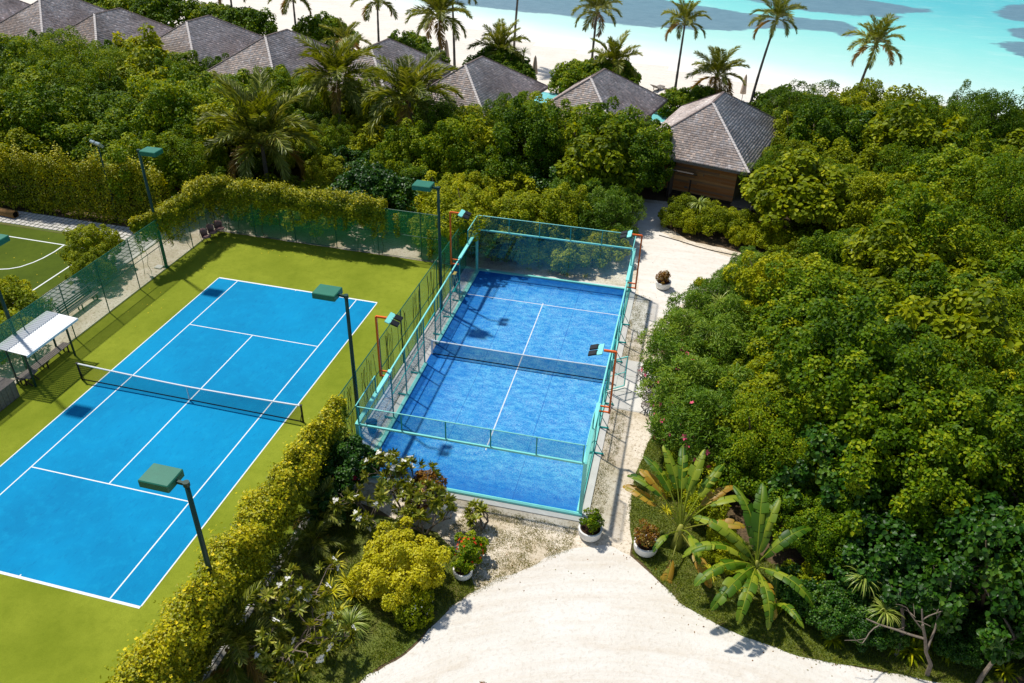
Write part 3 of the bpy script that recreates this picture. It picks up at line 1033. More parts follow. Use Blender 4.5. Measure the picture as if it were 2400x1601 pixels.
for s in (-1, 1):                       # side walls
    uu = s * (UL + .09)
    for e in (-1, 1):
        for k, (a, b_) in enumerate(((10.1, 8.05), (8.05, 6.0))):
            v0, v1 = sorted((e * a, e * b_))
            MB().bbox((uu - .006, v0 + .012, .1), (uu + .006, v1 - .012, GH - .06)).build('glass_pane', M['glass'], E0)
        v0, v1 = sorted((e * 10.2, e * 6.0))
        MB().bbox((uu - .09, v0, GH - .05), (uu + .09, v1, GH + .055)).build('beam', M['teal'], E0)
        v0, v1 = sorted((e * 10.2, e * 7.9))
        MB().add([(uu, v0, GH + .06), (uu, v1, GH + .06), (uu, v1, MH), (uu, v0, MH)], [(0, 1, 2, 3)]).build('mesh_panel', M['teal_mesh2'], E0)
        MB().tube([(uu, v0, MH), (uu, v1, MH)], .025, 6).build('top_rail', M['teal'], E0)
        MB().box((uu, e * 7.9, (GH + MH) / 2 + .02), (.05, .05, MH - GH - .06)).build('post', M['teal_shaded'], E0)
        MB().box((uu + s * .02, e * 10.16, (GH - .07) / 2), (.16, .14, GH - .075)).build('corner_post', M['teal'], E0)
        for a, b_ in ((6.0, 4.0), (4.0, 2.0), (2.0, 1.0)):
            v0, v1 = sorted((e * a, e * b_))
            MB().add([(uu, v0, .14), (uu, v1, .14), (uu, v1, GH - .04), (uu, v0, GH - .04)], [(0, 1, 2, 3)]).build('mesh_panel', M['teal_mesh'], E0)
            MB().box((uu, (v0 + v1) / 2, 1.5), (.04, v1 - v0 - .06, .04)).build('middle_rail', M['teal_shaded'], E0)
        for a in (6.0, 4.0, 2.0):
            MB().box((uu, e * a, (GH - .03) / 2), (.055, .055, GH - .03)).build('post', M['teal_shaded'], E0)
            MB().box((uu + s * .26, e * a, .03), (.46, .08, .05)).bar((uu + s * .45, e * a, .05), (uu + s * .04, e * a, .75), .03).build('stay', M['teal_shaded'], E0)
        MB().box((uu, e * 1.0, 1.48), (.06, .06, 2.93)).build('post', M['teal_shaded'], E0)
    MB().box((uu, 0, GH), (.07, 11.98, .06)).build('top_rail', M['teal'], E0)
    for v0, v1 in ((-10.1, -1), (1, 10.1)):
        MB().bbox((uu - .16 if s > 0 else uu - .02, v0, 0), (uu + .02 if s > 0 else uu + .16, v1, .1)).build('base_rail', M['teal'], E0)
    MB().box((uu, 0, 2.15), (.05, 1.94, .05)).build('gate_lintel', M['teal_shaded'], E0)
# open gate leaf on the road side
gl = MB()
gl.bar((0, 0, .1), (0, 0, 2.0), .05).bar((1.0, 0, .1), (1.0, 0, 2.0), .05).bar((0, 0, .1), (1.0, 0, .1), .05).bar((0, 0, 2.0), (1.0, 0, 2.0), .05).bar((0, 0, 1.0), (1.0, 0, 1.0), .04)
g_ = gl.build('gate', M['teal'], E0, (UL + .14, -0.92, 0), (0, 0, R(38)))
MB().add([(0.03, 0, .12), (.97, 0, .12), (.97, 0, 1.98), (.03, 0, 1.98)], [(0, 1, 2, 3)]).build('gate_mesh', M['teal_mesh'], g_)

pn = empty('padel_net', (PX, PY, 0.062), PA, 'blue padel net with white top tape across the padel court', 'net')
for s in (-1, 1):
    MB().box((s * 4.99, 0, .48), (.09, .09, .96)).build('net_post', M['white_paint'], pn)
V, F = [], []
tp = lambda x: .88 + .05 * (abs(x) / 5) ** 1.6
for i in range(N + 1):
    x = -4.93 + 9.86 * i / N
    V += [(x, .01, .02), (x, 0, tp(x) - .05)]
    if i: F.append((2 * i - 2, 2 * i, 2 * i + 1, 2 * i - 1))
MB().add(V, F).build('netting', M['net_blue'], pn)
MB().tube([(-4.93 + 9.86 * i / N, 0, tp(-4.93 + 9.86 * i / N) - .02) for i in range(N + 1)], .045, 6).build('top_tape', M['line_worn'], pn)
MB().tube([(-4.93 + 9.86 * i / N, .01, .025) for i in range(N + 1)], .024, 5).build('bottom_tube', M['black'], pn)  # thin black tube along the lower edge


def padel_lamp(s, e, label):
    x, y, _ = pw(s * 5.62, e * 6.0)
    o = empty('padel_floodlight', (x, y, 0.05), PA + (math.pi if s > 0 else 0), label, 'floodlight', 'orange floodlight arms on the padel cage')
    MB().bar((0, 0, 2.55), (0, 0, 6.0), .09).bar((0, 0, 6.0), (.55, 0, 6.0), .09).build('arm', M['orange'], o)
    MB().bar((0, 0, 2.9), (.50, 0, 2.9), .06).bar((0, 0, 2.6), (.50, 0, 2.6), .06).build('clamp', M['orange'], o)
    MB().box((.70, 0, 6.02), (.26, .85, .04), Matrix.Rotation(R(22), 3, 'Y')).build('mounting_plate', M['teal'], o)
    for k in (-1, 1):
        Mr = Matrix.Rotation(R(20), 3, 'Y')
        h_ = MB().cham((1.02, k * .24, 5.94), (.38, .36, .07), .02, Mr).build('lamp_head', M['black'], o)
        fin = MB()
        for j in range(4):
            fin.box((.9 + j * .08, k * .24, 6.0 - j * .03), (.025, .33, .04), Mr)
        fin.build('cooling_fin', M['black'], h_)
        MB().bar((.8, k * .24 - .15, 6.0), (1.0, k * .24 - .15, 5.97), .03).bar((.8, k * .24 + .15, 6.0), (1.0, k * .24 + .15, 5.97), .03).build('yoke', M['black'], o)
    return o


padel_lamp(-1, -1, 'orange arm with twin floodlights at the near left of the padel cage')
padel_lamp(-1, 1, 'orange arm with twin floodlights at the far left of the padel cage by the shrubs')
padel_lamp(1, -1, 'orange arm with twin black floodlights at the near right of the padel cage')
padel_lamp(1, 1, 'orange arm with twin floodlights at the far right padel corner by the path')

# ------------------------------------------------------------------ villas
VW, VD, ZE, ZR, RUN = 9.46, 13.3, 3.2, 6.5, 4.92


def make_shingles():
    rng = np.random.default_rng(11)
    hw, hd = VW / 2, VD / 2
    rf, rb = (0, -hd + RUN), (0, hd - RUN)
    A = [(-hw, -hd), (hw, -hd), (hw, hd), (-hw, hd)]
    # faces: (eave a, eave b, ridge a, ridge b)
    faces = [(A[0], A[1], rf, rf, 1), (A[1], A[2], rf, rb, 0), (A[2], A[3], rb, rb, 0), (A[3], A[0], rb, rf, 0)]
    Vs, Fs, Ts = [], [], []
    ncourse = 27
    for fa, fb, ra, rb_, brown in faces:
        fa3, fb3 = np.array([*fa, ZE]), np.array([*fb, ZE])
        ra3, rb3 = np.array([*ra, ZR]), np.array([*rb_, ZR])
        nrm = np.cross(fb3 - fa3, ra3 - fa3)
        nrm /= np.linalg.norm(nrm)
        for k in range(ncourse):
            t0, t1 = k / ncourse, (k + 1.35) / ncourse
            a0, b0 = fa3 + (ra3 - fa3) * t0, fb3 + (rb3 - fb3) * t0
            a1, b1 = fa3 + (ra3 - fa3) * min(t1, 1), fb3 + (rb3 - fb3) * min(t1, 1)
            L = np.linalg.norm(b0 - a0)
            if L < .1: continue
            ex = (b0 - a0) / L
            upv = (ra3 - fa3) / ncourse
            s = -rng.uniform(0, .2)
            while s < L:
                w = rng.uniform(.13, .30)
                s0, s1 = max(s + .008, 0), min(s + w, L)
                s += w
                if s1 - s0 < .03: continue
                lift = rng.uniform(.018, .042)
                slip = rng.uniform(-.03, .02)
                # clip against the hips: position along the upper edge
                u0, u1 = s0 / L, s1 / L
                p0 = a0 + ex * s0 + nrm * lift + (a0 - a1) * slip
                p1 = a0 + ex * s1 + nrm * lift + (a0 - a1) * slip
                L1a, L1b = a1, b1
                def up(p):
                    q = p + (a1 - a0 - ex * np.dot(a1 - a0, ex)) - nrm * lift * .8
                    c = np.dot(q - a1, ex)
                    m = np.dot(b1 - a1, ex)
                    c2 = min(max(c, 0), m)
                    return q + ex * (c2 - c)
                q0, q1 = up(p0), up(p1)
                d0, d1 = p0 - nrm * (lift + .01), p1 - nrm * (lift + .01)
                b = len(Vs)
                Vs += [p0, p1, q1, q0, d0, d1]
                Fs += [(b, b + 1, b + 2, b + 3), (b + 4, b + 5, b + 1, b)]
                g = rng.uniform(.46, .80) * (1 if rng.random() > .06 else 1.5)
                warm = rng.uniform(.0, .16) * (1.6 if brown else .7)  # front slope browner: weathering plus the fall of light, both in the colour
                Ts += [(g * (1.08 + warm), g * (.965 + warm * .1), g * (.91 - warm * .5))] * 6
    return np_mesh('shingles', np.array(Vs), [np.array(Fs)], M['shingle'], np.array(Ts, np.float32))


SHING = make_shingles()
hw, hd = VW / 2, VD / 2
RF, RB = Vector((0, -hd + RUN, ZR)), Vector((0, hd - RUN, ZR))
EC = [Vector(p) for p in ((-hw, -hd, ZE), (hw, -hd, ZE), (hw, hd, ZE), (-hw, hd, ZE))]
mb = MB()
dz = Vector((0, 0, -.02))
lowv = Vector((0, 0, -.2))
mb.add([p + dz for p in EC] + [RF + dz, RB + dz], [(0, 1, 4), (1, 2, 5, 4), (2, 3, 5), (3, 0, 4, 5)])
mb.add([p + lowv for p in EC], [(3, 2, 1, 0)])
ROOF = mb.mesh('roof', M['dark_wood'])


def cap_mesh(a, b, mat, w=.16, seg=.3):
    m = MB()
    n = max(2, int((b - a).length / seg))
    for i in range(n):
        p, q = a.lerp(b, i / n), a.lerp(b, (i + 1.15) / n)
        m.bar(p + Vector((0, 0, .07)), q + Vector((0, 0, .045)), w, .035)
    return m.mesh('hip_cap', mat)


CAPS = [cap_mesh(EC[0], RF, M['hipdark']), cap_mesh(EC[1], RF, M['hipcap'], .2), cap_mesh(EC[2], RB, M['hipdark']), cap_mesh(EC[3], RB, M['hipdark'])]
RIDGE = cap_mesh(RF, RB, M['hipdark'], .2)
FASC = []
for i in range(4):
    a, b = EC[i], EC[(i + 1) % 4]
    FASC.append(MB().bar(a + Vector((0, 0, -.10)), b + Vector((0, 0, -.10)), .05, .2).mesh('fascia', M['grey_wood']))
ww, wd = VW / 2 - 1.0, VD / 2 - 1.0
WALL = MB().bbox((-ww, -wd, 0.25), (ww, wd, ZE - .12)).mesh('wall', M['grey_wood'])
PLINTH = MB().bbox((-ww - .05, -wd - .05, 0), (ww + .05, wd + .05, .25)).mesh('plinth', M['dark_wood'])
GLASSD = MB().bbox((ww + .003, -2.0, .3), (ww + .03, 1.6, 2.6)).mesh('glazed_door', M['dark_gap'])


def make_villa(x, y, rz, label):
    o = empty('villa', (x, y, 0), rz, label, 'villa', 'shingle roofed beach villas in a row')
    link('wall', WALL, o)
    link('plinth', PLINTH, o)
    r = link('roof', ROOF, o)
    tag(link('shingles', SHING, r), kind='stuff')
    for c in CAPS: link('hip_cap', c, r)
    link('ridge_cap', RIDGE, r)
    for f_ in FASC: link('fascia', f_, r)
    link('glazed_door', GLASSD, o)
    return o


VILLAS = [(24.16, 40.35, -13, 'nearest shingled villa with orange plank wall and small porch roof'),
          (13.58, 44.0, -12, 'shingled villa second from the right, beside a small turquoise pool'),
          (2.1, 44.3, -10.6, 'shingled villa third from the right, behind the lone palm'),
          (-8.4, 47.6, -9.5, 'shingled villa fourth from the right, behind two palms'),
          (-19.4, 47.6, -10, 'shingled villa fifth from the right, half sunk in trees'),
          (-29.9, 50.4, -8.5, 'shingled villa sixth from the right, low behind the thicket'),
          (-40.6, 50.1, -10, 'shingled villa third from the left edge of the row'),
          (-50.7, 54.0, -8, 'shingled villa second from the left end at the top edge'),
          (-61.5, 53.8, -9, 'shingled villa cut off by the top left corner')]
VOBJ = [make_villa(x, y, R(a), l) for x, y, a, l in VILLAS]
# boards, porch, deck and steps of the nearest villa
v8 = VOBJ[0]
prs = random.Random(8)
yb = -wd
row_h = .16
nrow = int((ZE - .2 - .28) / row_h)
for k in range(nrow):
    z = .28 + k * row_h
    xs_ = [-ww] + sorted(prs.uniform(-ww + .8, ww - .8) for _ in range(2)) + [ww]
    for a, b in zip(xs_[:-1], xs_[1:]):
        if b - a < .3: continue
        MB().bbox((a + .004, yb - .03 - prs.uniform(0, .006), z + .005), (b - .004, yb - .004, z + row_h - .004)).build('plank', M['plank'], v8)
po = MB()
Mr = Matrix.Rotation(R(-24), 3, 'X')
po.box((-.35, yb - .75, 2.15), (2.0, 1.5, .06), Mr)
pr = po.build('porch_roof', M['grey_wood'], v8)
po = MB()
for i in range(6):
    for j in range(8):
        po.box(Vector((-.35, yb - .75, 2.15)) + Mr @ Vector((-.88 + j * .25, -.62 + i * .25, .05 + .012 * prs.random())), (.235, .27, .02), Mr @ Matrix.Rotation(R(3), 3, 'X'))
tag(po.build('porch_shingles', M['grey_wood'], pr), kind='stuff')
for sx_ in (-1.2, .5):
    MB().bar((sx_, yb - 1.35, 0), (sx_, yb - 1.35, 1.9), .1).build('porch_post', M['dark_wood'], v8)
MB().bbox((-1.3, yb - 1.3, .05), (-1.2, yb - .1, 1.8)).build('porch_screen', M['grey_wood'], v8)
MB().bbox((ww + .01, -wd - .6, .2), (ww + 2.0, -wd + 3.0, .34)).build('deck', M['grey_wood'], v8)
for i in range(3):
    MB().bbox((ww + .2, -wd - .9 - i * .3, .26 - i * .09), (ww + 1.7, -wd - .62 - i * .3, .31 - i * .09)).build('step', M['grey_wood'], v8)
MB().bar((ww + 1.75, -wd - 1.6, .0), (ww + 1.75, -wd - 1.6, .8), .08).bar((ww + 1.75, -wd - 1.6, .8), (ww + 1.75, -wd - .6, 1.0), .08).build('handrail', M['grey_wood'], v8)
# plunge pools
for (x, y, a, lab) in ((18.9, 53.4, -12, 'turquoise plunge pool between the two nearest villas'), (7.0, 54.6, -12, 'turquoise plunge pool behind the villa third from the right'), (-3.0, 57.0, -10, 'turquoise plunge pool glimpsed past the fourth villa')):
    o = empty('plunge_pool', (x, y, 0), R(a), lab, 'pool', 'plunge pools on the beach side of the villas')
    MB().bbox((-1.7, -2.4, 0), (1.7, 2.4, .44)).build('basin', M['dark_wood'], o)
    for lo, hi in (((-1.85, -2.55, .44), (1.85, -2.2, .52)), ((-1.85, 2.2, .44), (1.85, 2.55, .52)), ((-1.85, -2.2, .44), (-1.5, 2.2, .52)), ((1.5, -2.2, .44), (1.85, 2.2, .52))):
        MB().bbox(lo, hi).build('coping', M['white_paint'], o)
    MB().bbox((-1.5, -2.2, .445), (1.5, 2.2, .48)).build('water', M['pool'], o)

# ------------------------------------------------------------------ vegetation prototypes
rng = np.random.default_rng(21)


def tree_proto(kind, seed):
    r_ = np.random.default_rng(seed)
    if kind == 'broad':
        rad = (2.3 * r_.uniform(.9, 1.1), 2.3 * r_.uniform(.9, 1.1), 1.9 * r_.uniform(.85, 1.1))
        (V, F, T), C = crown_leaves(r_, rad, 2.75, 90, 17000, .42, .125, .46, .6, bottom=-.5, lump=.34)
        m, th = M['leaf_a'], .16
    elif kind == 'broad_y':
        rad = (2.1, 2.2, 1.7)
        (V, F, T), C = crown_leaves(r_, rad, 2.4, 84, 16000, .40, .115, .46, .6, bottom=-.5, lump=.34)
        m, th = M['leaf_b'], .13
    elif kind == 'fine':
        rad = (2.2, 2.0, 2.0)
        (V, F, T), C = crown_leaves(r_, rad, 2.7, 100, 20000, .38, .095, .36, .5, bottom=-.5, lump=.38, upright=.3, kite=True)
        m, th = M['leaf_a'], .14
    elif kind == 'big':
        rad = (2.1, 2.2, 1.75)
        (V, F, T), C = crown_leaves(r_, rad, 2.6, 60, 6500, .5, .24, .42, .75, bottom=-.4, lump=.35)
        m, th = M['leaf_b'], .15
    elif kind == 'glossy':
        rad = (2.0, 2.0, 1.5)
        (V, F, T), C = crown_leaves(r_, rad, 1.9, 64, 10000, .42, .15, .5, .5, bottom=-.5)
        m, th = M['leaf_c'], .12
    elif kind == 'shrub':
        rad = (1.25, 1.25, .95)
        (V, F, T), C = crown_leaves(r_, rad, .95, 30, 5200, .36, .12, .36, .5, upright=.5)
        m, th = M['leaf_b'], .05
    elif kind == 'dome':
        rad = (2.6, 2.4, 1.55)
        (V, F, T), C = crown_leaves(r_, rad, 1.3, 110, 13000, .34, .15, .5, .7, lump=.14)
        m, th = M['leaf_a'], .12
    elif kind == 'narrow':
        rad = (1.15, 1.15, 1.25)
        (V, F, T), C = crown_leaves(r_, rad, 1.2, 42, 7000, .30, .15, .13, .35, upright=1.0, kite=True, lump=.3)
        m, th = M['leaf_o'], .05
    cm = np_mesh(kind + '_crown', V, F, m, T)
    tm = trunk_mesh(kind + '_trunk', r_, C, th, M['bark'])
    return cm, tm


PROTO = {k: [tree_proto(k, s * 17 + i) for i in range(n)] for s, (k, n) in enumerate((('broad', 5), ('broad_y', 3), ('glossy', 2), ('fine', 3), ('big', 2), ('shrub', 3), ('dome', 3), ('narrow', 3)))}
vr = random.Random(77)
CAM_INV = cam.matrix_world.inverted()


def in_view(x, y, z=2.5, m=1.06, off=2.6):
    p = CAM_INV @ Vector((x, y, z))
    if p.z > -1: return False
    hx, hy = 0.635 * -p.z * m + off, 0.4235 * -p.z * m + off
    return abs(p.x) < hx and abs(p.y) < hy


KW = {'fine': 'fine leaved', 'big': 'large leaved', 'broad': 'mid green', 'broad_y': 'yellow green', 'glossy': 'dark glossy'}


def jungle_tree(k, x, y, s, marks, zs=None):
    zs = zs or vr.uniform(.88, 1.22)
    where = min(marks, key=lambda m_: (m_[0] - x) ** 2 + (m_[1] - y) ** 2)[2]
    return place_tree(k, x, y, s, '%s broadleaf tree %s' % (KW[k], where), 'tree', '%s trees %s' % (KW[k], where), zs=zs)


MK1 = [(28, 0, 'just behind the banana plant'), (31, -3, 'above the ferns at the shaded jungle front'), (38, -3, 'above the dead branches at the lower right'), (28, 8, 'right behind the oleanders facing the padel court'), (28, 14, 'beside the screw pines at the path bend'),
       (30, 20, 'lining the near side of the side path'), (34, 5, 'deep in jungle level with the padel net'), (34, 13, 'deep in jungle level with far padel wall'), (43, 17, 'at the right picture edge below the side path'), (42, 6, 'at the right picture edge half way down')]
MK2 = [(27, 29, 'hiding the steps of the nearest villa'), (30.5, 36, 'overlapping the right slope of the nearest villa roof'), (33, 28, 'lining the far side of the side path'), (42, 30, 'far along the side path'), (33, 45, 'between the nearest villa and the leaning palm'), (35, 54, 'on the thicket crest before the beach'),
       (44, 40, 'in the middle of the upper right thicket'), (46, 54, 'on the crest facing the lagoon'), (58, 38, 'at the upper right picture edge'), (60, 54, 'in the upper right corner')]
MK3 = [(-14, 21, 'behind the creeper at the court corner'), (-22, 20, 'just behind the vine covered wall'), (-34, 21, 'behind the vine covered wall near the left edge'), (-14, 30, 'left of the large inland palm'), (-24, 30, 'in the middle of the left thicket'), (-36, 32, 'in the left thicket near the picture edge'),
       (-14, 40, 'before the fifth villa from the right'), (-26, 41, 'before the sixth villa from the right'), (-38, 42, 'before the villas at the upper left'), (-50, 42, 'at the upper left edge below the roofs')]
MK4 = [(-6, 26, 'right of the large inland palm'), (2, 26, 'behind the dark glossy shrubs'), (9, 28, 'behind the padel court shrubs'), (15, 31, 'beside the small sand clearing'), (18, 33, 'left of the nearest villa wall'), (8, 35, 'before the second and third villas'), (-3, 36, 'around the two slender inland palms')]


def place_tree(kind, x, y, scale, label, cat='tree', group=None, name='broadleaf_tree', zs=1.0, mat=None):
    cm, tm = vr.choice(PROTO[kind])
    o = empty(name, (x, y, 0), vr.uniform(0, 6.28), label, cat, group)
    o.scale = (scale, scale, scale * zs)
    c = link('crown', cm, o)
    link('trunk', tm, o)
    return o


# clearances: courts, paths, villas
KEEP = [[(-9.6, -22), (10.2, -22), (10.2, 18.2), (-9.6, 18.2)],
        [pw(-5.6, -10.8)[:2], pw(5.6, -10.8)[:2], pw(5.6, 10.9)[:2], pw(-5.6, 10.9)[:2]]]
for x, y, a, _ in VILLAS:
    ca, sa = math.cos(R(a)), math.sin(R(a))
    KEEP.append([(x + u * ca - v * sa, y + u * sa + v * ca) for u, v in ((-4.2, -6.2), (4.2, -6.2), (4.2, 6.2), (-4.2, 6.2))])


def scatter(poly, dmin, seed, tries=6000, pts0=()):
    r_ = random.Random(seed)
    xs_, ys_ = [p[0] for p in poly], [p[1] for p in poly]
    out = []
    for _ in range(tries):
        x, y = r_.uniform(min(xs_), max(xs_)), r_.uniform(min(ys_), max(ys_))
        if not in_poly(x, y, poly) or not in_view(x, y) or any(in_poly(x, y, k) for k in KEEP): continue
        if any((x - a) ** 2 + (y - b) ** 2 < dmin ** 2 for a, b in out): continue
        if any((x - a) ** 2 + (y - b) ** 2 < c ** 2 for a, b, c in pts0): continue
        out.append((x, y))
    return out


# --- jungle right of the road
J1 = [(28.6, -.2), (30.6, -2.0), (32.2, -4.2), (36, -4.8), (44, -3), (52, 4), (58, 20), (58, 22.5), (33, 21.2), (29.6, 19.5), (28.2, 16), (27.9, 12), (27.8, 6), (28.0, 2)]
for i, (x, y) in enumerate(scatter(J1, 2.2, 1, 6000)):
    edge = x < 29
    k = vr.choices(['broad', 'broad_y', 'glossy', 'fine', 'big'], [5, 3, 1, 3, 1.5])[0]
    s = vr.uniform(.72, .95) if edge else vr.uniform(.95, 1.35)
    if y > 18 and x < 33: s *= .72
    if y < 0: k = vr.choice(['broad', 'broad', 'glossy']); s = max(s, 1.15)  # darker leaf kinds put the shade of the jungle front into colour
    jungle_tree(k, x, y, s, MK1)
# --- thicket upper right
J2 = [(28.4, 28.2), (31, 26.6), (60, 27), (75, 39), (60, 45), (52, 48), (47, 51.5), (42, 49), (37, 53), (33, 53.5), (31.5, 51), (31.2, 44), (30.6, 38), (29.2, 33.4)]
for i, (x, y) in enumerate(scatter(J2, 3.15, 2, 5000)):
    k = vr.choices(['broad', 'broad_y', 'glossy', 'fine', 'big'], [5, 3, 1, 3, 1.5])[0]
    s = vr.uniform(1.1, 1.5) if x > 31 else vr.uniform(.85, 1.05)
    if y > 50: s *= .8
    jungle_tree(k, x, y, s, MK2)
# --- left thicket between vine wall and villas
J3 = [(-75, 20), (-12.5, 18.6), (-11.5, 20), (-11.5, 36), (-14, 41.5), (-34, 43), (-75, 46)]
for i, (x, y) in enumerate(scatter(J3, 3.15, 3, 6000)):
    k = vr.choices(['broad', 'broad_y', 'glossy', 'fine', 'big'], [5, 2, 1, 4, 1])[0]
    s = vr.uniform(1.1, 1.5)
    if y > 35: s *= .82
    jungle_tree(k, x, y, s, MK3)
# --- middle: between the back fence and the villas
J4 = [(-11.2, 24.5), (-4, 24.0), (3, 24.5), (10, 26), (11, 30), (17, 29), (18.2, 30), (19, 34.5), (10, 37), (0, 37.5), (-11.2, 40)]
PALMCLR = [(-8.0, 23.6, 3.0), (-7.4, 35.3, 2.2), (.5, 32.0, 2.2), (12.3, 33.5, 1.6)]
for i, (x, y) in enumerate(scatter(J4, 2.5, 4, 5000, PALMCLR)):
    k = vr.choices(['broad', 'broad_y', 'glossy', 'fine', 'big'], [5, 3, 1, 3, 1.5])[0]
    s = vr.uniform(.85, 1.1) if x < 2 else vr.uniform(1.0, 1.25)
    if y < 27.5: s *= .75
    if x < 1 and 28 < y < 36: s *= .8
    jungle_tree(k, x, y, s, MK4)
for x, y, s in ((-6.5, 41.2, .8), (-3.0, 40.8, .85), (7.5, 40.5, 1.0), (9.0, 38.5, 1.1), (18.4, 36.5, 1.05), (18.8, 33.4, .9), (17.6, 38.4, .9), (-13.5, 43.0, .9), (-24.6, 45.2, .9), (-35.5, 46.4, .9), (-46, 48, .9)):
    place_tree('broad', x, y, s, 'leafy tree growing close against a gap between two villas', 'tree', 'trees in the gaps between villas')
# --- shrub belt behind the fences
place_tree('glossy', .6, 21.6, 1.25, 'dark glossy round leaved shrub behind the back fence of the tennis court', 'shrub', None, 'glossy_shrub')
place_tree('glossy', 3.2, 22.2, 1.05, 'second dark glossy shrub behind the back fence, nearer the padel court', 'shrub', None, 'glossy_shrub')
J5 = [(-9, 19.6), (-2, 19.3), (-2, 23), (-5.5, 23), (-9, 22)]
for x, y in scatter(J5, 1.5, 5, 2000): place_tree('shrub', x, y, vr.uniform(.9, 1.4), 'mid green shrub hidden behind the creeper on the back fence', 'shrub', 'shrubs behind the creeper covered back fence', 'shrub')
J6 = [(5, 20), (9, 19.4), (13.5, 20.6), (15.2, 22.4), (13.4, 27), (9, 25.4), (4.6, 24)]
for x, y in scatter(J6, 1.55, 6, 2500): place_tree(vr.choice(['shrub', 'shrub', 'broad_y']), x, y, vr.uniform(.95, 1.35) if y < 23 else 1.0, 'yellow green shrub behind the padel court', 'shrub', 'yellow green shrubs behind the padel court', 'shrub')
for x, y in scatter([(11, 19.4), (18.6, 19.6), (18.4, 22.6), (16, 23), (11, 21)], 1.3, 7, 1500): place_tree('shrub', x, y, vr.uniform(.7, 1.1), 'low leafy shrub seen through far padel glass', 'shrub', 'shrubs seen through the far padel glass', 'shrub')
for x, y in scatter([(14, 23.5), (18.6, 23), (18.8, 29), (14.5, 29)], 1.7, 8, 1500): place_tree('narrow', x, y, vr.uniform(1.0, 1.5), 'wispy grey green shrub behind the padel court', 'shrub', 'wispy shrubs behind the padel court', 'wispy_shrub')
for x, y in scatter([(22.3, 28.4), (25.6, 26.9), (29.0, 26.5), (28.6, 28.6), (25.5, 30.2), (22.6, 30.6)], 1.2, 9, 1500): place_tree('shrub', x, y, vr.uniform(.7, 1.0), 'bright green shrub in front of the nearest villa', 'shrub', 'bright shrubs before the nearest villa', 'shrub')
# --- beach side domes
for x, y, s, l in ((-34.1, 66, 1.5, 'widest dome shaped bush on the sand behind the sixth villa'), (-46.5, 68, 1.6, 'dome shaped beach bush at the upper left behind the villas'), (-40.3, 69.5, 1.3, 'small dome bush at the top edge left of the beach'),
                   (-53, 69, 1.6, 'dome bush furthest left along the top edge'), (-23.2, 65.5, 1.45, 'tall dome bush left of the beach palm pair'), (-11.8, 63.4, 1.25, 'dome bush between the fourth and third villa from the right'), (-8.6, 61.6, .95, 'small dome bush left of a closed beach parasol'),
                   (.2, 60.2, 1.3, 'bush with a low palm behind the third villa from the right'), (2.2, 59.0, 1.0, 'small round bush right of the low palm on the beach'), (9.6, 58.6, 1.2, 'left half of the wide beach bush behind the second villa'), (12.6, 59.4, 1.35, 'right half of the wide beach bush behind the second villa'),
                   (20.6, 54.4, .95, 'low bush between the two nearest villas by the pool'), (22.8, 55.6, 1.05, 'low bush with a palm behind the nearest villa'), (30.5, 55.5, 1.2, 'dome bush right of the nearest villa roof facing the beach'), (-61, 70, 1.5, 'dome bush at the far upper left corner')):
    place_tree('dome', x, y, s, l, 'bush', 'dome bushes along the beach', 'beach_bush')
# --- bushes beyond the left fence
place_tree('broad_y', -13.6, 10.6, .72, 'rounded bush straddling the paver walk beyond the left fence', 'bush', None, 'round_bush')
place_tree('broad_y', -12.3, 9.0, .55, 'smaller bush showing through the dark windscreen of the left fence', 'bush', None, 'round_bush')
place_tree('shrub', -14.6, 4.7, 1.05, 'shrub by the pitch corner left of the slatted canopy', 'bush', None, 'round_bush')
place_tree('shrub', -13.0, 3.2, 1.2, 'leafy shrub behind the slatted canopy', 'bush', None, 'round_bush')
place_tree('shrub', -15.4, 2.6, 1.1, 'shrub at the left edge beyond the fence lamp', 'bush', None, 'round_bush')
place_tree('shrub', -11.9, .8, 1.2, 'shrub under the near end of the slatted canopy', 'bush', None, 'round_bush')
# --- oleanders along the road, with pink flowers
fl = MB()
for k in range(5):
    a = k * 2 * math.pi / 5
    fl.add([(0, 0, 0), (.05 * math.cos(a - .5), .05 * math.sin(a - .5), .015), (.075 * math.cos(a), .075 * math.sin(a), .02), (.05 * math.cos(a + .5), .05 * math.sin(a + .5), .015)], [(0, 1, 2, 3)])
BLOSSOM = {k: MB().add(fl.v, fl.f).mesh('blossom', M[k]) for k in ('fl_pink', 'fl_mag', 'fl_white', 'fl_red', 'fl_yellow')}


def add_blossoms(o, n, key, rad, zc, size, seed, name='blossom', low=-.2, side=None):
    r_ = random.Random(seed)
    for _ in range(n):
        d = Vector((r_.gauss(0, 1), r_.gauss(0, 1), abs(r_.gauss(0, .8)) + low))
        if side: d += Vector(side)
        d.normalize()
        p = Vector((d.x * rad[0], d.y * rad[1], d.z * rad[2] + zc))
        b_ = link(name, BLOSSOM[key], o, p, (d.to_track_quat('Z', 'Y')).to_euler(), size * r_.uniform(.7, 1.3))


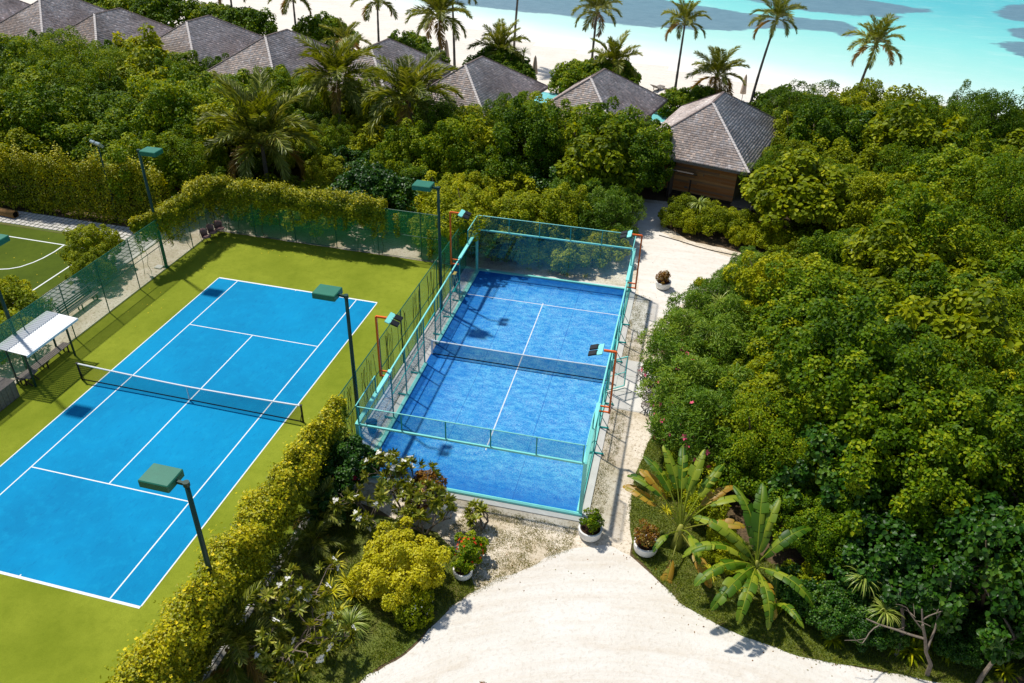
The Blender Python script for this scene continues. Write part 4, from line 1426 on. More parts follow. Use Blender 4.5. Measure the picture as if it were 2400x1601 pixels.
OL = [(24.6, 12.6, 1.3), (25.9, 15.0, 1.3), (24.2, 10.0, 1.35), (24.0, 7.4, 1.4), (25.0, 5.0, 1.5), (25.8, 2.4, 1.5), (24.6, 3.2, 1.1), (27.0, 18.0, 1.15), (28.2, 20.0, 1.05), (27.6, 21.6, .9), (26.2, 8.6, 1.5), (26.6, 11.8, 1.45), (26.9, 4.6, 1.5), (27.2, 14.6, 1.3)]
for i, (x, y, s) in enumerate(OL):
    o = place_tree('narrow', x, y, s, 'narrow leaved oleander bush along the right path edge', 'shrub', 'oleanders along the right edge of the sand path', 'oleander_bush')
    if 3 <= i <= 6 or i == 2:
        o.rotation_euler = (0, 0, 0)
        add_blossoms(o, 12, 'fl_pink', (1.3, 1.3, 1.3), 1.2, 1.25, 40 + i, side=(-.8, -.5, 0))

# ------------------------------------------------------------------ palms
def frond_mesh(name, seed, L=3.4, droop=1.0, nl=54, mat=None, lw=.042, ll=.85, hang=.45, arch=0.0):
    """a feather leaf along +X, arching down"""
    r_ = np.random.default_rng(seed)
    ts = np.linspace(0, 1, 15)
    ang = arch - droop * ts ** 1.5
    dx = np.cos(ang) * L / 14
    dzz = np.sin(ang) * L / 14
    X = np.concatenate([[0], np.cumsum(dx[1:])])
    Z = np.concatenate([[0], np.cumsum(dzz[1:])])
    side = np.cumsum(r_.normal(0, .01, 15))
    mb = MB()
    mb.tube([(X[i], side[i], Z[i]) for i in range(15)], [.035 * (1 - .8 * t_) + .006 for t_ in ts], 4)
    P, Nn, T, Ls = [], [], [], []
    for s in (-1, 1):
        for k in range(nl):
            t_ = .14 + .86 * (k + r_.uniform(0, .6)) / nl
            t_ = min(t_, .995)
            x, z, y = np.interp(t_, ts, X), np.interp(t_, ts, Z), np.interp(t_, ts, side)
            a = np.interp(t_, ts, ang)
            fw = np.array([np.cos(a), 0, np.sin(a)])
            upv = np.array([-np.sin(a), 0, np.cos(a)])
            h = hang + r_.normal(0, .16)
            dr = unit(fw * (.55 + .5 * t_) + np.array([0, s, 0]) * .95 + np.array([0, 0, -1.0]) * h + upv * .12)
            P.append((x, y, z))
            T.append(dr)
            Nn.append(unit(upv + np.array([0, s * -.3, 0]) + r_.normal(0, .18, 3)))
            Ls.append(ll * (.35 + .75 * math.sin(math.pi * min(1, .12 + t_ * .86)) ** .7) * r_.uniform(.85, 1.1))
    P, Nn, T, Ls = map(np.array, (P, Nn, T, Ls))
    tin = np.clip(.5 + r_.normal(0, .16, len(P)), 0, 1)
    V, F, Tt = leaves(P, Nn, T, Ls, np.full(len(P), lw), fold=.3, droop=.12, tint=np.stack([tin] * 3, 1), kite=True)
    rv = np.array(mb.v)
    rf_ = [np.array([f for f in mb.f if len(f) == 4])]
    V, F, Tt = join_np([(V, F, Tt), (rv, rf_, np.full((len(rv), 3), .85))])
    return np_mesh(name, V, F, mat, Tt)


FR_UP = [frond_mesh('frond', 100 + i, 3.4, .75 + .1 * i, mat=M['leaf_p'], arch=.1, hang=.25) for i in range(2)]
FR_MID = [frond_mesh('frond', 110 + i, 3.5, 1.15 + .15 * i, mat=M['leaf_p'], arch=.15, hang=.5) for i in range(3)]
FR_LOW = [frond_mesh('frond', 120 + i, 3.3, 1.25, mat=M['leaf_p'], arch=.0, hang=.9) for i in range(2)]
FR_DRY = [frond_mesh('frond', 130, 3.1, 1.3, mat=M['leaf_pd'], arch=-.1, hang=.9)]
BOOT = MB().lathe([(.10, -.25), (.19, -.1), (.2, .1), (.12, .3), (.04, .45)], 9).mesh('crown_shaft', M['petiole'], True)
NUT = MB().lathe([(.02, -.13), (.1, -.08), (.12, 0), (.09, .09), (.02, .13)], 8).mesh('coconut', M['leaf_pd'], True)


def palm(x, y, h, label, lean=(0, 0), size=1.0, nf=20, dry=2, seed=0, group=None, name='coconut_palm', upright=0.0):
    r_ = random.Random(seed)
    o = empty(name, (x, y, 0), 0, label, 'palm', group)
    pts, rad = [], []
    n = 16
    for i in range(n + 1):
        t_ = i / n
        k = t_ ** 1.6
        pts.append((lean[0] * k, lean[1] * k, h * t_ - .05))
        rad.append((.17 - .07 * t_ + (.10 if i == 0 else 0)) * (1.06 if i % 2 else .96) * size ** .5)
    MB().tube(pts, rad, 9).build('trunk', M['palm_bark'], o, smooth=True)
    top_ = Vector(pts[-1])
    link('crown_shaft', BOOT, o, top_, None, size)
    for i in range(nf):
        t_ = i / (nf - 1)
        az = i * 2.399 + r_.uniform(-.2, .2)
        el = R(78 - 92 * t_ + upright) + r_.uniform(-.1, .1)          # young leaves stand, old ones hang
        me = r_.choice(FR_UP if t_ < .35 else FR_MID if t_ < .75 else FR_LOW)
        if i >= nf - dry: me = FR_DRY[0]
        q = Matrix.Rotation(az, 4, 'Z') @ Matrix.Rotation(-el, 4, 'Y') @ Matrix.Rotation(r_.uniform(-.35, .35), 4, 'X')
        sc = size * r_.uniform(.85, 1.08) * (.8 if t_ < .1 else 1)
        f_ = link('frond', me, o, top_ + Vector((math.cos(az) * .08, math.sin(az) * .08, .1 - .15 * t_)), q.to_euler(), sc)
    for i in range(4):
        a = r_.uniform(0, 6.28)
        link('coconut', NUT, o, top_ + Vector((math.cos(a) * .2, math.sin(a) * .2, -.22)), None, size)
    return o


palm(-8.0, 23.4, 5.2, 'large inland palm with wide spreading fronds behind the creeper hedge', (.2, -.3), 1.38, 30, 3, 1, upright=8)
palm(-7.5, 35.4, 6.5, 'inland palm standing left before the fourth villa from the right', (.3, 0), 1.22, 24, 1, 2)
palm(.6, 31.9, 6.5, 'inland palm in front of the roof of the third villa from the right', (-.2, .1), 1.25, 24, 1, 3)
GB = 'coconut palms along the beach'
palm(-26.2, 64.2, 6.6, 'beach palm with thin trunk cut by the top edge, furthest left with a crown', (.1, 0), .9, 18, 2, 4, GB)
palm(-14.6, 61.8, 7.4, 'beach palm crossing the top edge left of the bushy beach palm', (.2, 0), .9, 18, 2, 5, GB)
palm(-5.6, 57.2, 7.3, 'full bushy beach palm left of a closed parasol', (0, .2), 1.1, 24, 2, 6, GB)
palm(-5.0, 60.5, 9.4, 'taller palm whose crown shows behind the bushy beach palm', (-.3, .4), .9, 18, 1, 16, GB)
palm(-.2, 68.6, 10.6, 'beach palm of which only the bare trunk shows in the frame', (.5, .3), .95, 18, 2, 7, GB)
palm(9.9, 64.3, 7.7, 'slim beach palm beside the wide bush on the sand', (.2, 0), .95, 20, 2, 8, GB)
palm(19.9, 55.7, 9.0, 'slender palm rising between the two nearest villas', (.1, 0), .78, 18, 1, 9, GB)
palm(27.4, 55.4, 10.0, 'tall leaning palm right of the nearest villa', (1.0, 0), .78, 18, 1, 10, GB)
palm(37.6, 59.6, 7.6, 'short leaning palm above the right thicket against the lagoon', (.7, .1), .95, 18, 2, 11, GB)
palm(-37.5, 69.0, 6.5, 'thin palm trunk at the top edge far left', (.2, 0), .9, 16, 1, 17, GB)
palm(.2, 61.0, 3.4, 'low yellow green palm growing out of the bush behind the third villa', (0, 0), 1.05, 20, 4, 12, GB, upright=8)
palm(13.0, 59.4, 3.5, 'low palm growing out of the wide beach bush', (.1, 0), 1.0, 18, 3, 13, GB, upright=6)
palm(23.6, 56.6, 4.0, 'low palm with orange lower fronds behind the nearest villa', (.2, 0), 1.0, 20, 5, 14, GB)
palm(-18.2, 60.6, 2.8, 'low orange tinged palm beside the dome bush left of the beach', (0, 0), .9, 14, 5, 15, GB)
palm(16.6, 24.4, .5, 'small feathery palm sprouting beside the path behind the padel court', (0, 0), .62, 12, 2, 18, None, 'young_palm', 14)
palm(15.2, 21.0, 1.1, 'young palm with drooping yellow fronds just behind the far padel glass', (0, 0), .5, 10, 2, 19, None, 'young_palm', 0)

# ------------------------------------------------------------------ banana and traveller's palm
def banana_leaf(name, seed, L=2.3, Wd=.34, pet=.5, droop=.9, torn=.5, mat=None, arch=.25):
    r_ = np.random.default_rng(seed)
    n = 30
    ts = np.linspace(0, 1, n + 1)
    tot = L + pet
    ang = arch - droop * ts ** 1.6
    st = tot / n
    X = np.concatenate([[0], np.cumsum(np.cos(ang[1:]) * st)])
    Z = np.concatenate([[0], np.cumsum(np.sin(ang[1:]) * st)])
    mb = MB()
    mb.tube([(X[i], 0, Z[i] - .01) for i in range(n + 1)], [.035 * (1 - .75 * t_) + .004 for t_ in ts], 5)
    Vs, Fs, Ts = [], [], []
    p0 = pet / tot
    for s in (-1, 1):
        i = int(p0 * n)
        while i < n:
            ln = int(r_.integers(1, 5)) if r_.random() < torn else int(r_.integers(4, 9))
            j = min(n, i + ln)
            sag = r_.uniform(.1, .95)
            tn = np.clip(.5 + r_.normal(0, .22), 0, 1)
            prev = None
            for k in range(i, j + 1):
                t_ = (ts[k] - p0) / (1 - p0)
                wv = Wd * max(.02, math.sin(math.pi * min(1, .06 + .94 * t_)) ** .45 * (1 - .25 * t_))
                if k == i or k == j: wv *= r_.uniform(.86, 1)
                tk = ts[k]
                kk = k + (-.22 if (k == j and j < n) else 0)
                x, z = np.interp(kk, range(n + 1), X), np.interp(kk, range(n + 1), Z)
                fwd = .25 * wv
                mid_ = (x + fwd * .5, s * wv * .5 * math.cos(sag * .3), z + wv * .12 - wv * .5 * math.sin(sag) * .3)
                tip_ = (x + fwd, s * wv * math.cos(sag), z + wv * .12 - wv * math.sin(sag))
                b = len(Vs)
                Vs += [(x, 0, z), mid_, tip_]
                Ts += [(tn + .12,) * 3, (tn,) * 3, (tn - .04,) * 3]
                if prev is not None:
                    Fs += [(prev, prev + 1, b + 1, b), (prev + 1, prev + 2, b + 2, b + 1)]
                prev = b
            i = j
    V, F, Tt = join_np([(np.array(Vs), [np.array(Fs)], np.clip(np.array(Ts), 0, 1)), (np.array(mb.v), [np.array([f for f in mb.f if len(f) == 4])], np.full((len(mb.v), 3), 1.0))])
    return np_mesh(name, V, F, mat, Tt, True)


BL = [banana_leaf('leaf', 300 + i, 2.3 + .14 * i, .33, .45, 1.0 + .2 * i, .6 + .1 * i, M['leaf_ban'], .3 + .08 * i) for i in range(5)]
BLT = [banana_leaf('leaf', 320 + i, 1.9, .32, .5, 1.3, .85, M['leaf_band'], .1) for i in range(2)]
BLF = [banana_leaf('leaf', 330 + i, 1.7, .29, 1.5, .9 + .3 * i, .85, M['leaf_ban'], .25) for i in range(3)]
BLFT = [banana_leaf('leaf', 340 + i, 1.6, .30, 1.3, 1.0, .95, M['leaf_band'], .1) for i in range(2)]


def leafed(name, x, y, label, cat, spec, stem_h, stem_r, seed):
    r_ = random.Random(seed)
    o = empty(name, (x, y, 0), 0, label, cat)
    MB().tube([(0, 0, -.05), (.02, .01, stem_h * .5), (.04, 0, stem_h), (.04, 0, stem_h + .25)], [stem_r * 1.3, stem_r, stem_r * .8, stem_r * .4], 10).build('stem', M['petiole'], o, smooth=True)
    for az, el, me, sc, z in spec:
        q = Matrix.Rotation(R(az), 4, 'Z') @ Matrix.Rotation(-R(el), 4, 'Y') @ Matrix.Rotation(r_.uniform(-.3, .3), 4, 'X')
        link('leaf', me, o, (math.cos(R(az)) * .05 + .04, math.sin(R(az)) * .05, stem_h + z), q.to_euler(), sc)
    return o


leafed('banana_plant', 28.2, -4.7, 'banana plant with long arching green leaves on the verge by the road', 'banana plant',
       [(170, 30, BL[3], 1.05, .1), (195, 14, BL[4], 1.05, 0), (220, 12, BL[2], 1.1, .0), (240, 8, BL[3], 1.12, -.05), (258, 2, BL[4], 1.0, -.1), (300, -6, BLT[0], .9, -.1), (330, -4, BL[4], .9, -.05),
        (122, 46, BL[1], 1.12, .15), (98, 54, BL[0], 1.15, .2), (76, 56, BL[0], 1.0, .2), (35, 30, BL[4], .9, .1), (285, -12, BL[4], .85, -.15)], 1.5, .12, 1)
leafed('banana_sucker', 29.1, -5.5, 'small banana sucker right of the banana plant', 'banana plant',
       [(20, 30, BL[4], .6, 0), (300, 26, BL[4], .62, 0), (250, 30, BL[3], .5, 0), (100, 60, BL[1], .55, 0)], .5, .07, 2)
leafed('travellers_palm', 25.2, -3.2, 'fan palm with banana like leaves and some dried hanging leaves beside a white planter', 'palm',
       [(162, 34, BLFT[0], 1.05, 0), (154, 44, BLF[2], 1.05, .05), (148, 50, BLFT[1], 1.05, .05), (140, 54, BLF[1], 1.1, .05), (124, 58, BLF[0], 1.12, .1), (106, 62, BLF[1], 1.12, .1), (80, 62, BLF[0], 1.1, .1), (52, 56, BLF[1], 1.05, .1), (40, 50, BLFT[0], 1.0, .1), (26, 44, BLF[2], 1.05, .05),
        (-10, 40, BLFT[1], .95, 0), (290, 34, BLF[2], .85, 0), (300, 4, BLFT[0], .95, -.1), (262, -16, BLFT[1], 1.0, -.2), (235, 20, BLF[2], .6, -.1), (80, 60, BLF[1], 1.0, 0)], 1.1, .2, 3)

# ------------------------------------------------------------------ strap-leaf rosettes
def strap_mesh(name, seed, n, L, wd, arch, mat, zbase=0.0, kinds=.35):
    r_ = np.random.default_rng(seed)
    Vs, Fs, Ts = [], [], []
    for i in range(n):
        az = r_.uniform(0, 6.28)
        el = r_.uniform(.25, 1.35)
        Lk = L * r_.uniform(.7, 1.1)
        tn = np.clip(.5 + r_.normal(0, .2), 0, 1)
        d = np.array([math.cos(az), math.sin(az), 0])
        sd_ = np.array([-math.sin(az), math.cos(az), 0])
        p = np.array([0, 0, zbase]) + d * .03
        e = el
        prev = None
        m = 6
        for k in range(m + 1):
            t_ = k / m
            wk = wd * (1 - t_) ** .6 * (.6 + .4 * min(1, t_ * 5)) + .002
            b = len(Vs)
            Vs += [p - sd_ * wk + np.array([0, 0, wk * .4]), p + sd_ * wk + np.array([0, 0, wk * .4])]
            Ts += [(tn,) * 3] * 2
            if prev is not None: Fs.append((prev, prev + 1, b + 1, b))
            prev = b
            p = p + (d * math.cos(e) + np.array([0, 0, math.sin(e)])) * Lk / m
            e -= arch * r_.uniform(.7, 1.3) / m * (1 + t_)
    return np_mesh(name, np.array(Vs), [np.array(Fs)], mat, np.array(Ts))


PAND = [strap_mesh('rosette', 400 + i, 70, 1.25, .032, 1.5, M['leaf_s']) for i in range(2)]
TUFT = strap_mesh('blades', 410, 260, 1.25, .022, 2.0, M['leaf_s'])
STRAP = [strap_mesh('blades', 420 + i, 34, .8, .028, 1.3, M['leaf_y']) for i in range(2)]
FERN = [strap_mesh('blades', 430 + i, 40, .75, .045, 1.5, M['leaf_b']) for i in range(3)]


def rosette(name, x, y, me, sc, label, h=0.0, group=None, cat='plant'):
    o = empty(name, (x, y, 0), vr.uniform(0, 6.28), label, cat, group)
    if h > 0:
        MB().tube([(0, 0, -.05), (.05, .03, h * .5), (0, 0, h)], [.07, .06, .07], 7).build('stem', M['bark'], o)
    link('rosette', me, o, (0, 0, h), None, sc)
    return o


for i, (x, y, h, l) in enumerate(((25.5, 9.3, 2.9, 'spiky screw pine rosette among the oleanders, nearest the road'), (25.9, 13.4, 2.6, 'spiky screw pine rosette above the second oleander clump'), (33.6, 19.6, 4.3, 'screw pine rosette standing above the jungle beside the side path'),
                                  (35.6, 16.6, 4.6, 'screw pine rosette deep in the jungle below the side path'), (32.0, -5.0, 2.2, 'screw pine rosette at the shaded front of the jungle'), (32.8, -5.9, 1.7, 'lower screw pine rosette at the shaded jungle front'),
                                  (29.8, 52.5, 3.2, 'screw pine on the thicket crest right of the leaning palm'), (33.2, 56.2, 3.4, 'screw pine on the thicket crest against the beach'), (37.2, 56.4, 3.2, 'screw pine beside the short leaning palm'), (24.0, 29.4, 1.6, 'spiky rosette in front of the steps of the nearest villa'),
                                  (2.9, 60.8, 3.4, 'screw pine behind the low palm on the beach'))):
    rosette('screw_pine', x, y, PAND[i % 2], .72 if y < 0 else .95, l, h, None, 'screw pine')
rosette('grass_tuft', 13.6, -10.6, TUFT, 1.0, 'round pale green tuft of arching grass at the foot of the golden shrub', 0, None, 'grass tuft')
for i, (x, y) in enumerate(((12.6, -8.6), (12.2, -9.3), (13.1, -9.2), (11.7, -8.0), (12.9, -10.2), (11.4, -9.8))):
    rosette('strap_lily', x, y, STRAP[i % 2], vr.uniform(.8, 1.1), 'yellow green strap lily before the golden shrub', 0, 'strap lilies in the garden bed')
for i, (x, y) in enumerate(((13.5, 18.9), (15.0, 19.0), (16.2, 18.8), (14.2, 19.4), (17.4, 19.1))):
    rosette('strap_lily', x, y, STRAP[i % 2], vr.uniform(.35, .55), 'tiny yellow lily on the bare sand behind the padel court', 0, 'tiny lilies behind the padel court')

# ------------------------------------------------------------------ frangipani
LR = []
for i in range(3):
    r_ = np.random.default_rng(500 + i)
    n = 15
    az = np.arange(n) * 2.4 + r_.uniform(-.2, .2, n)
    el = r_.uniform(.15, 1.0, n)
    T = np.stack([np.cos(az) * np.cos(el), np.sin(az) * np.cos(el), np.sin(el)], 1)
    Nn = unit(np.stack([-np.cos(az) * np.sin(el), -np.sin(az) * np.sin(el), np.cos(el)], 1))
    tn = np.clip(.5 + r_.normal(0, .25, n), 0, 1)
    V, F, Tt = leaves(np.zeros((n, 3)), Nn, T, r_.uniform(.22, .36, n), np.full(n, .045), .3, .1, np.stack([tn] * 3, 1))
    LR.append(np_mesh('leaf_rosette', V, F, M['leaf_f'], Tt))
fc = MB()
r_ = random.Random(5)
for k in range(6):
    c_ = Vector((r_.uniform(-.07, .07), r_.uniform(-.07, .07), r_.uniform(0, .05)))
    for j in range(5):
        a = j * 1.2566 + k
        fc.add([c_, c_ + Vector((.035 * math.cos(a - .6), .035 * math.sin(a - .6), .015)), c_ + Vector((.055 * math.cos(a), .055 * math.sin(a), .012)), c_ + Vector((.035 * math.cos(a + .5), .035 * math.sin(a + .5), .02))], [(0, 1, 2, 3)])
FCL = fc.mesh('flower_cluster', M['fl_white'])


def frangipani(x, y, h, spread, label, seed, depth=5, flowers=.22):
    r_ = random.Random(seed)
    o = empty('frangipani_tree', (x, y, 0), 0, label, 'frangipani')
    mb = MB()
    tips = []

    def grow(p, d, L, r, k):
        q = p + d * L
        mb.tube([p, p.lerp(q, .5) + Vector((r_.uniform(-.03, .03), r_.uniform(-.03, .03), .03)), q], [r, r * .85, r * .75], 6)
        if k == 0:
            tips.append((q, d))
            return
        for j in range(r_.choice((2, 2, 3))):
            nd = (d + Vector((r_.gauss(0, 1), r_.gauss(0, 1), r_.gauss(.1, .4))) * .62 * spread).normalized()
            if nd.z < .05: nd.z = .1
            grow(q, nd.normalized(), L * r_.uniform(.68, .86), r * .7, k - 1)
    for j in range(3):
        a = j * 2.1 + r_.uniform(0, 1)
        grow(Vector((math.cos(a) * .06, math.sin(a) * .06, -.03)), Vector((math.cos(a) * .5 * spread, math.sin(a) * .5 * spread, 1)).normalized(), h * .3, .055, depth - 2)
    mb.build('branches', M['dead_wood'], o)
    for q, d in tips:
        rot = d.to_track_quat('Z', 'Y').to_euler()
        link('leaf_rosette', r_.choice(LR), o, q, rot, r_.uniform(.85, 1.2))
        if r_.random() < flowers:
            link('flower_cluster', FCL, o, q + d * .12 + Vector((0, 0, .05)), rot, r_.uniform(.9, 1.4))
    return o


frangipani(13.5, -4.5, 3.1, 1.1, 'large frangipani with white blossoms at the near corner of the padel court', 61, 6)
frangipani(12.2, -5.2, 2.7, 1.2, 'frangipani spreading left of the largest one towards the fence', 62, 6)
frangipani(14.7, -5.4, 2.3, 1.1, 'frangipani behind the golden shrub with few blossoms', 66, 5)
frangipani(11.2, -10.4, 2.9, 1.15, 'frangipani with white blossoms beside the flowering hedge in the foreground', 63, 6)
frangipani(11.9, -12.2, 2.7, 1.15, 'lowest frangipani at the bottom edge with white blossoms', 64, 6)
frangipani(17.0, -4.4, 1.5, .9, 'young frangipani alone on the sandy ground before the padel court', 65, 4, .0)

# ------------------------------------------------------------------ garden shrubs in front
def special_shrub(name, x, y, rad, zc, n, rc, size, aspect, mat, label, seed, ncl=40, cat='shrub', up=.6, upright=.2, inner=.12):
    r_ = np.random.default_rng(seed)
    (V, F, T), C = crown_leaves(r_, rad, zc, ncl, n, rc, size, aspect, up, upright=upright, lump=.34, inner=inner)
    o = empty(name, (x, y, 0), 0, label, cat)
    link('foliage', np_mesh('foliage', V, F, mat, T), o)
    link('stems', trunk_mesh('stems', r_, C, .04, M['bark']), o)
    return o


o = special_shrub('golden_shrub', 14.9, -8.2, (1.6, 1.5, 1.2), 1.1, 17000, .30, .085, .4, M['leaf_y'], 'rounded golden leaved shrub on the lawn left of the sand road', 71, 60)
o = special_shrub('jasmine_shrub', 15.6, -9.3, (.75, .7, .6), .55, 3600, .24, .08, .45, M['leaf_b'], 'low green shrub with tiny white flowers at the front of the golden shrub', 72, 26)
add_blossoms(o, 26, 'fl_white', (.8, .75, .65), .55, .5, 72)
o = special_shrub('bougainvillea_shrub', 10.6, -3.6, (1.1, 1.2, 1.25), 1.35, 7500, .3, .11, .45, M['leaf_c'], 'dark green shrub with few magenta flowers at the fence end of the pebble strip', 73, 36, upright=.6)
add_blossoms(o, 7, 'fl_mag', (1.1, 1.2, 1.4), 1.45, 1.5, 73)
o = special_shrub('dark_shrub', 10.5, -5.4, (.9, 1.0, 1.0), 1.0, 5600, .28, .11, .45, M['leaf_c'], 'dark leafy shrub under the fence beside the small feather palm', 74, 30)
o = special_shrub('croton_shrub', 14.2, -3.9, (.75, .7, .8), 1.0, 3600, .25, .14, .3, M['leaf_r'], 'bronze leaved croton behind the large frangipani', 75, 24, upright=.8)
o = special_shrub('ixora_shrub', 17.0, -6.3, (.62, .62, .62), .62, 3200, .2, .08, .45, M['leaf_a'], 'small shrub with orange red flower heads by the single front planter', 76, 22)
add_blossoms(o, 46, 'fl_red', (.64, .64, .66), .64, .8, 76, low=.1)
palm(10.3, -6.3, .9, 'small feather palm leaning over the kerb by the tennis fence', (0, 0), .45, 13, 1, 81, None, 'feather_palm', 10)
palm(10.6, -7.4, .5, 'lower feather palm under the fence, darker than its neighbour', (0, 0), .42, 12, 1, 82, None, 'feather_palm', 5)
palm(10.2, -9.1, .7, 'feather palm pressed against the hedge below the kerb end', (0, 0), .40, 11, 1, 83, None, 'feather_palm', 10)
palm(10.3, -13.1, 1.3, 'broad feather palm at the bottom edge below the foreground floodlight', (0, 0), .62, 14, 1, 84, None, 'feather_palm', 12)
palm(9.9, -14.6, .8, 'palm at the bottom left corner of the garden bed', (0, 0), .6, 12, 2, 85, None, 'feather_palm', 12)
rosette('fern_clump', 13.0, -11.6, FERN[0], 1.2, 'fern clump in the shade left of the arching grass tuft', 0, None, 'fern')
rosette('fern_clump', 12.4, -12.6, FERN[1], 1.2, 'fern clump at the lawn edge near the bottom of the picture', 0, None, 'fern')
# undergrowth along the shaded jungle front
ug = random.Random(9)
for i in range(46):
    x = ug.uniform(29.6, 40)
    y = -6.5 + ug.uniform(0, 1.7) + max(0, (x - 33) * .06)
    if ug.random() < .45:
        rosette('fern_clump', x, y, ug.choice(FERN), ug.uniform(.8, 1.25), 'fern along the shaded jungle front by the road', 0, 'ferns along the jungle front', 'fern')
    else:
        place_tree('glossy', x, y + .5, ug.uniform(.3, .5), 'low undergrowth shrub along the shaded jungle front', 'shrub', 'undergrowth shrubs along the jungle front', 'undergrowth_shrub')  # dark leaves chosen so their colour carries the shade here
for i, (x, y) in enumerate(((26.3, -1.2), (27.0, -2.6), (26.6, -3.4), (27.4, -3.9), (30.2, -4.6), (25.9, .6), (25.2, 1.4), (24.6, .2))):
    place_tree('shrub', x, y, (.7, .55, .35, .4, .7, .8, .7, .45)[i], 'low shrub filling the verge around the banana plant', 'shrub', 'low shrubs around the banana plant', 'verge_shrub')
for i, (x, y) in enumerate(((26.7, -4.3), (27.6, -4.8), (28.2, -4.9), (29.0, -5.3), (24.6, -1.2), (24.5, -.3))):
    rosette('fern_clump', x, y, STRAP[i % 2], vr.uniform(.5, .8), 'yellowish strap leaved plant on verge by banana plant', 0, 'strap plants on the verge', 'plant')


for x, y, s_ in ((29.9, -1.6, .62), (29.3, .2, .7), (30.9, -3.0, .62), (28.0, 1.2, .7)):
    place_tree('broad', x, y, s_, 'low broadleaf tree filling the gap behind the banana plant', 'tree', 'low trees behind the banana plant')
for x, y in scatter([(29, 25.7), (40, 25.4), (40, 27), (29, 27.4)], 1.5, 31, 800):
    place_tree('shrub', x, y, vr.uniform(.8, 1.2), 'shrub along the far side of the side path', 'shrub', 'shrubs along the far side of the side path', 'shrub')


# dead branches lower right
def dead_tree(x, y, h, seed, label, lean):
    r_ = random.Random(seed)
    mb = MB()

    def grow(p, d, L, r, k):
        pts, rad = [p], [r]
        q = p
        dd = d
        for i in range(4):
            dd = (dd + Vector((r_.gauss(0, .16), r_.gauss(0, .16), r_.gauss(0, .1)))).normalized()
            q = q + dd * L / 4
            pts.append(q)
            rad.append(r * (1 - .1 * (i + 1)))
        mb.tube(pts, rad, 6)
        if k:
            for j in range(r_.choice((2, 3))):
                b_ = pts[r_.choice((2, 3, 4))]
                nd = (dd + Vector((r_.gauss(0, .8), r_.gauss(0, .8), r_.gauss(.1, .5)))).normalized()
                grow(b_, nd, L * r_.uniform(.5, .8), r * .55, k - 1)
    grow(Vector((0, 0, -.05)), Vector((lean[0], lean[1], 1)).normalized(), h, .085, 3)
    o = empty('dead_tree', (x, y, 0), 0, label, 'dead tree')
    mb.build('branches', M['dead_wood'], o)


dead_tree(34.6, -6.9, 2.6, 5, 'bare bleached dead tree in the shade at the lower right', (.12, .25))
dead_tree(36.2, -7.0, 2.4, 8, 'forked dead branches at the lower right corner', (.25, .1))
dead_tree(33.6, -6.3, 2.0, 12, 'thin dead stem leaning at the jungle front by the ferns', (.3, .2))


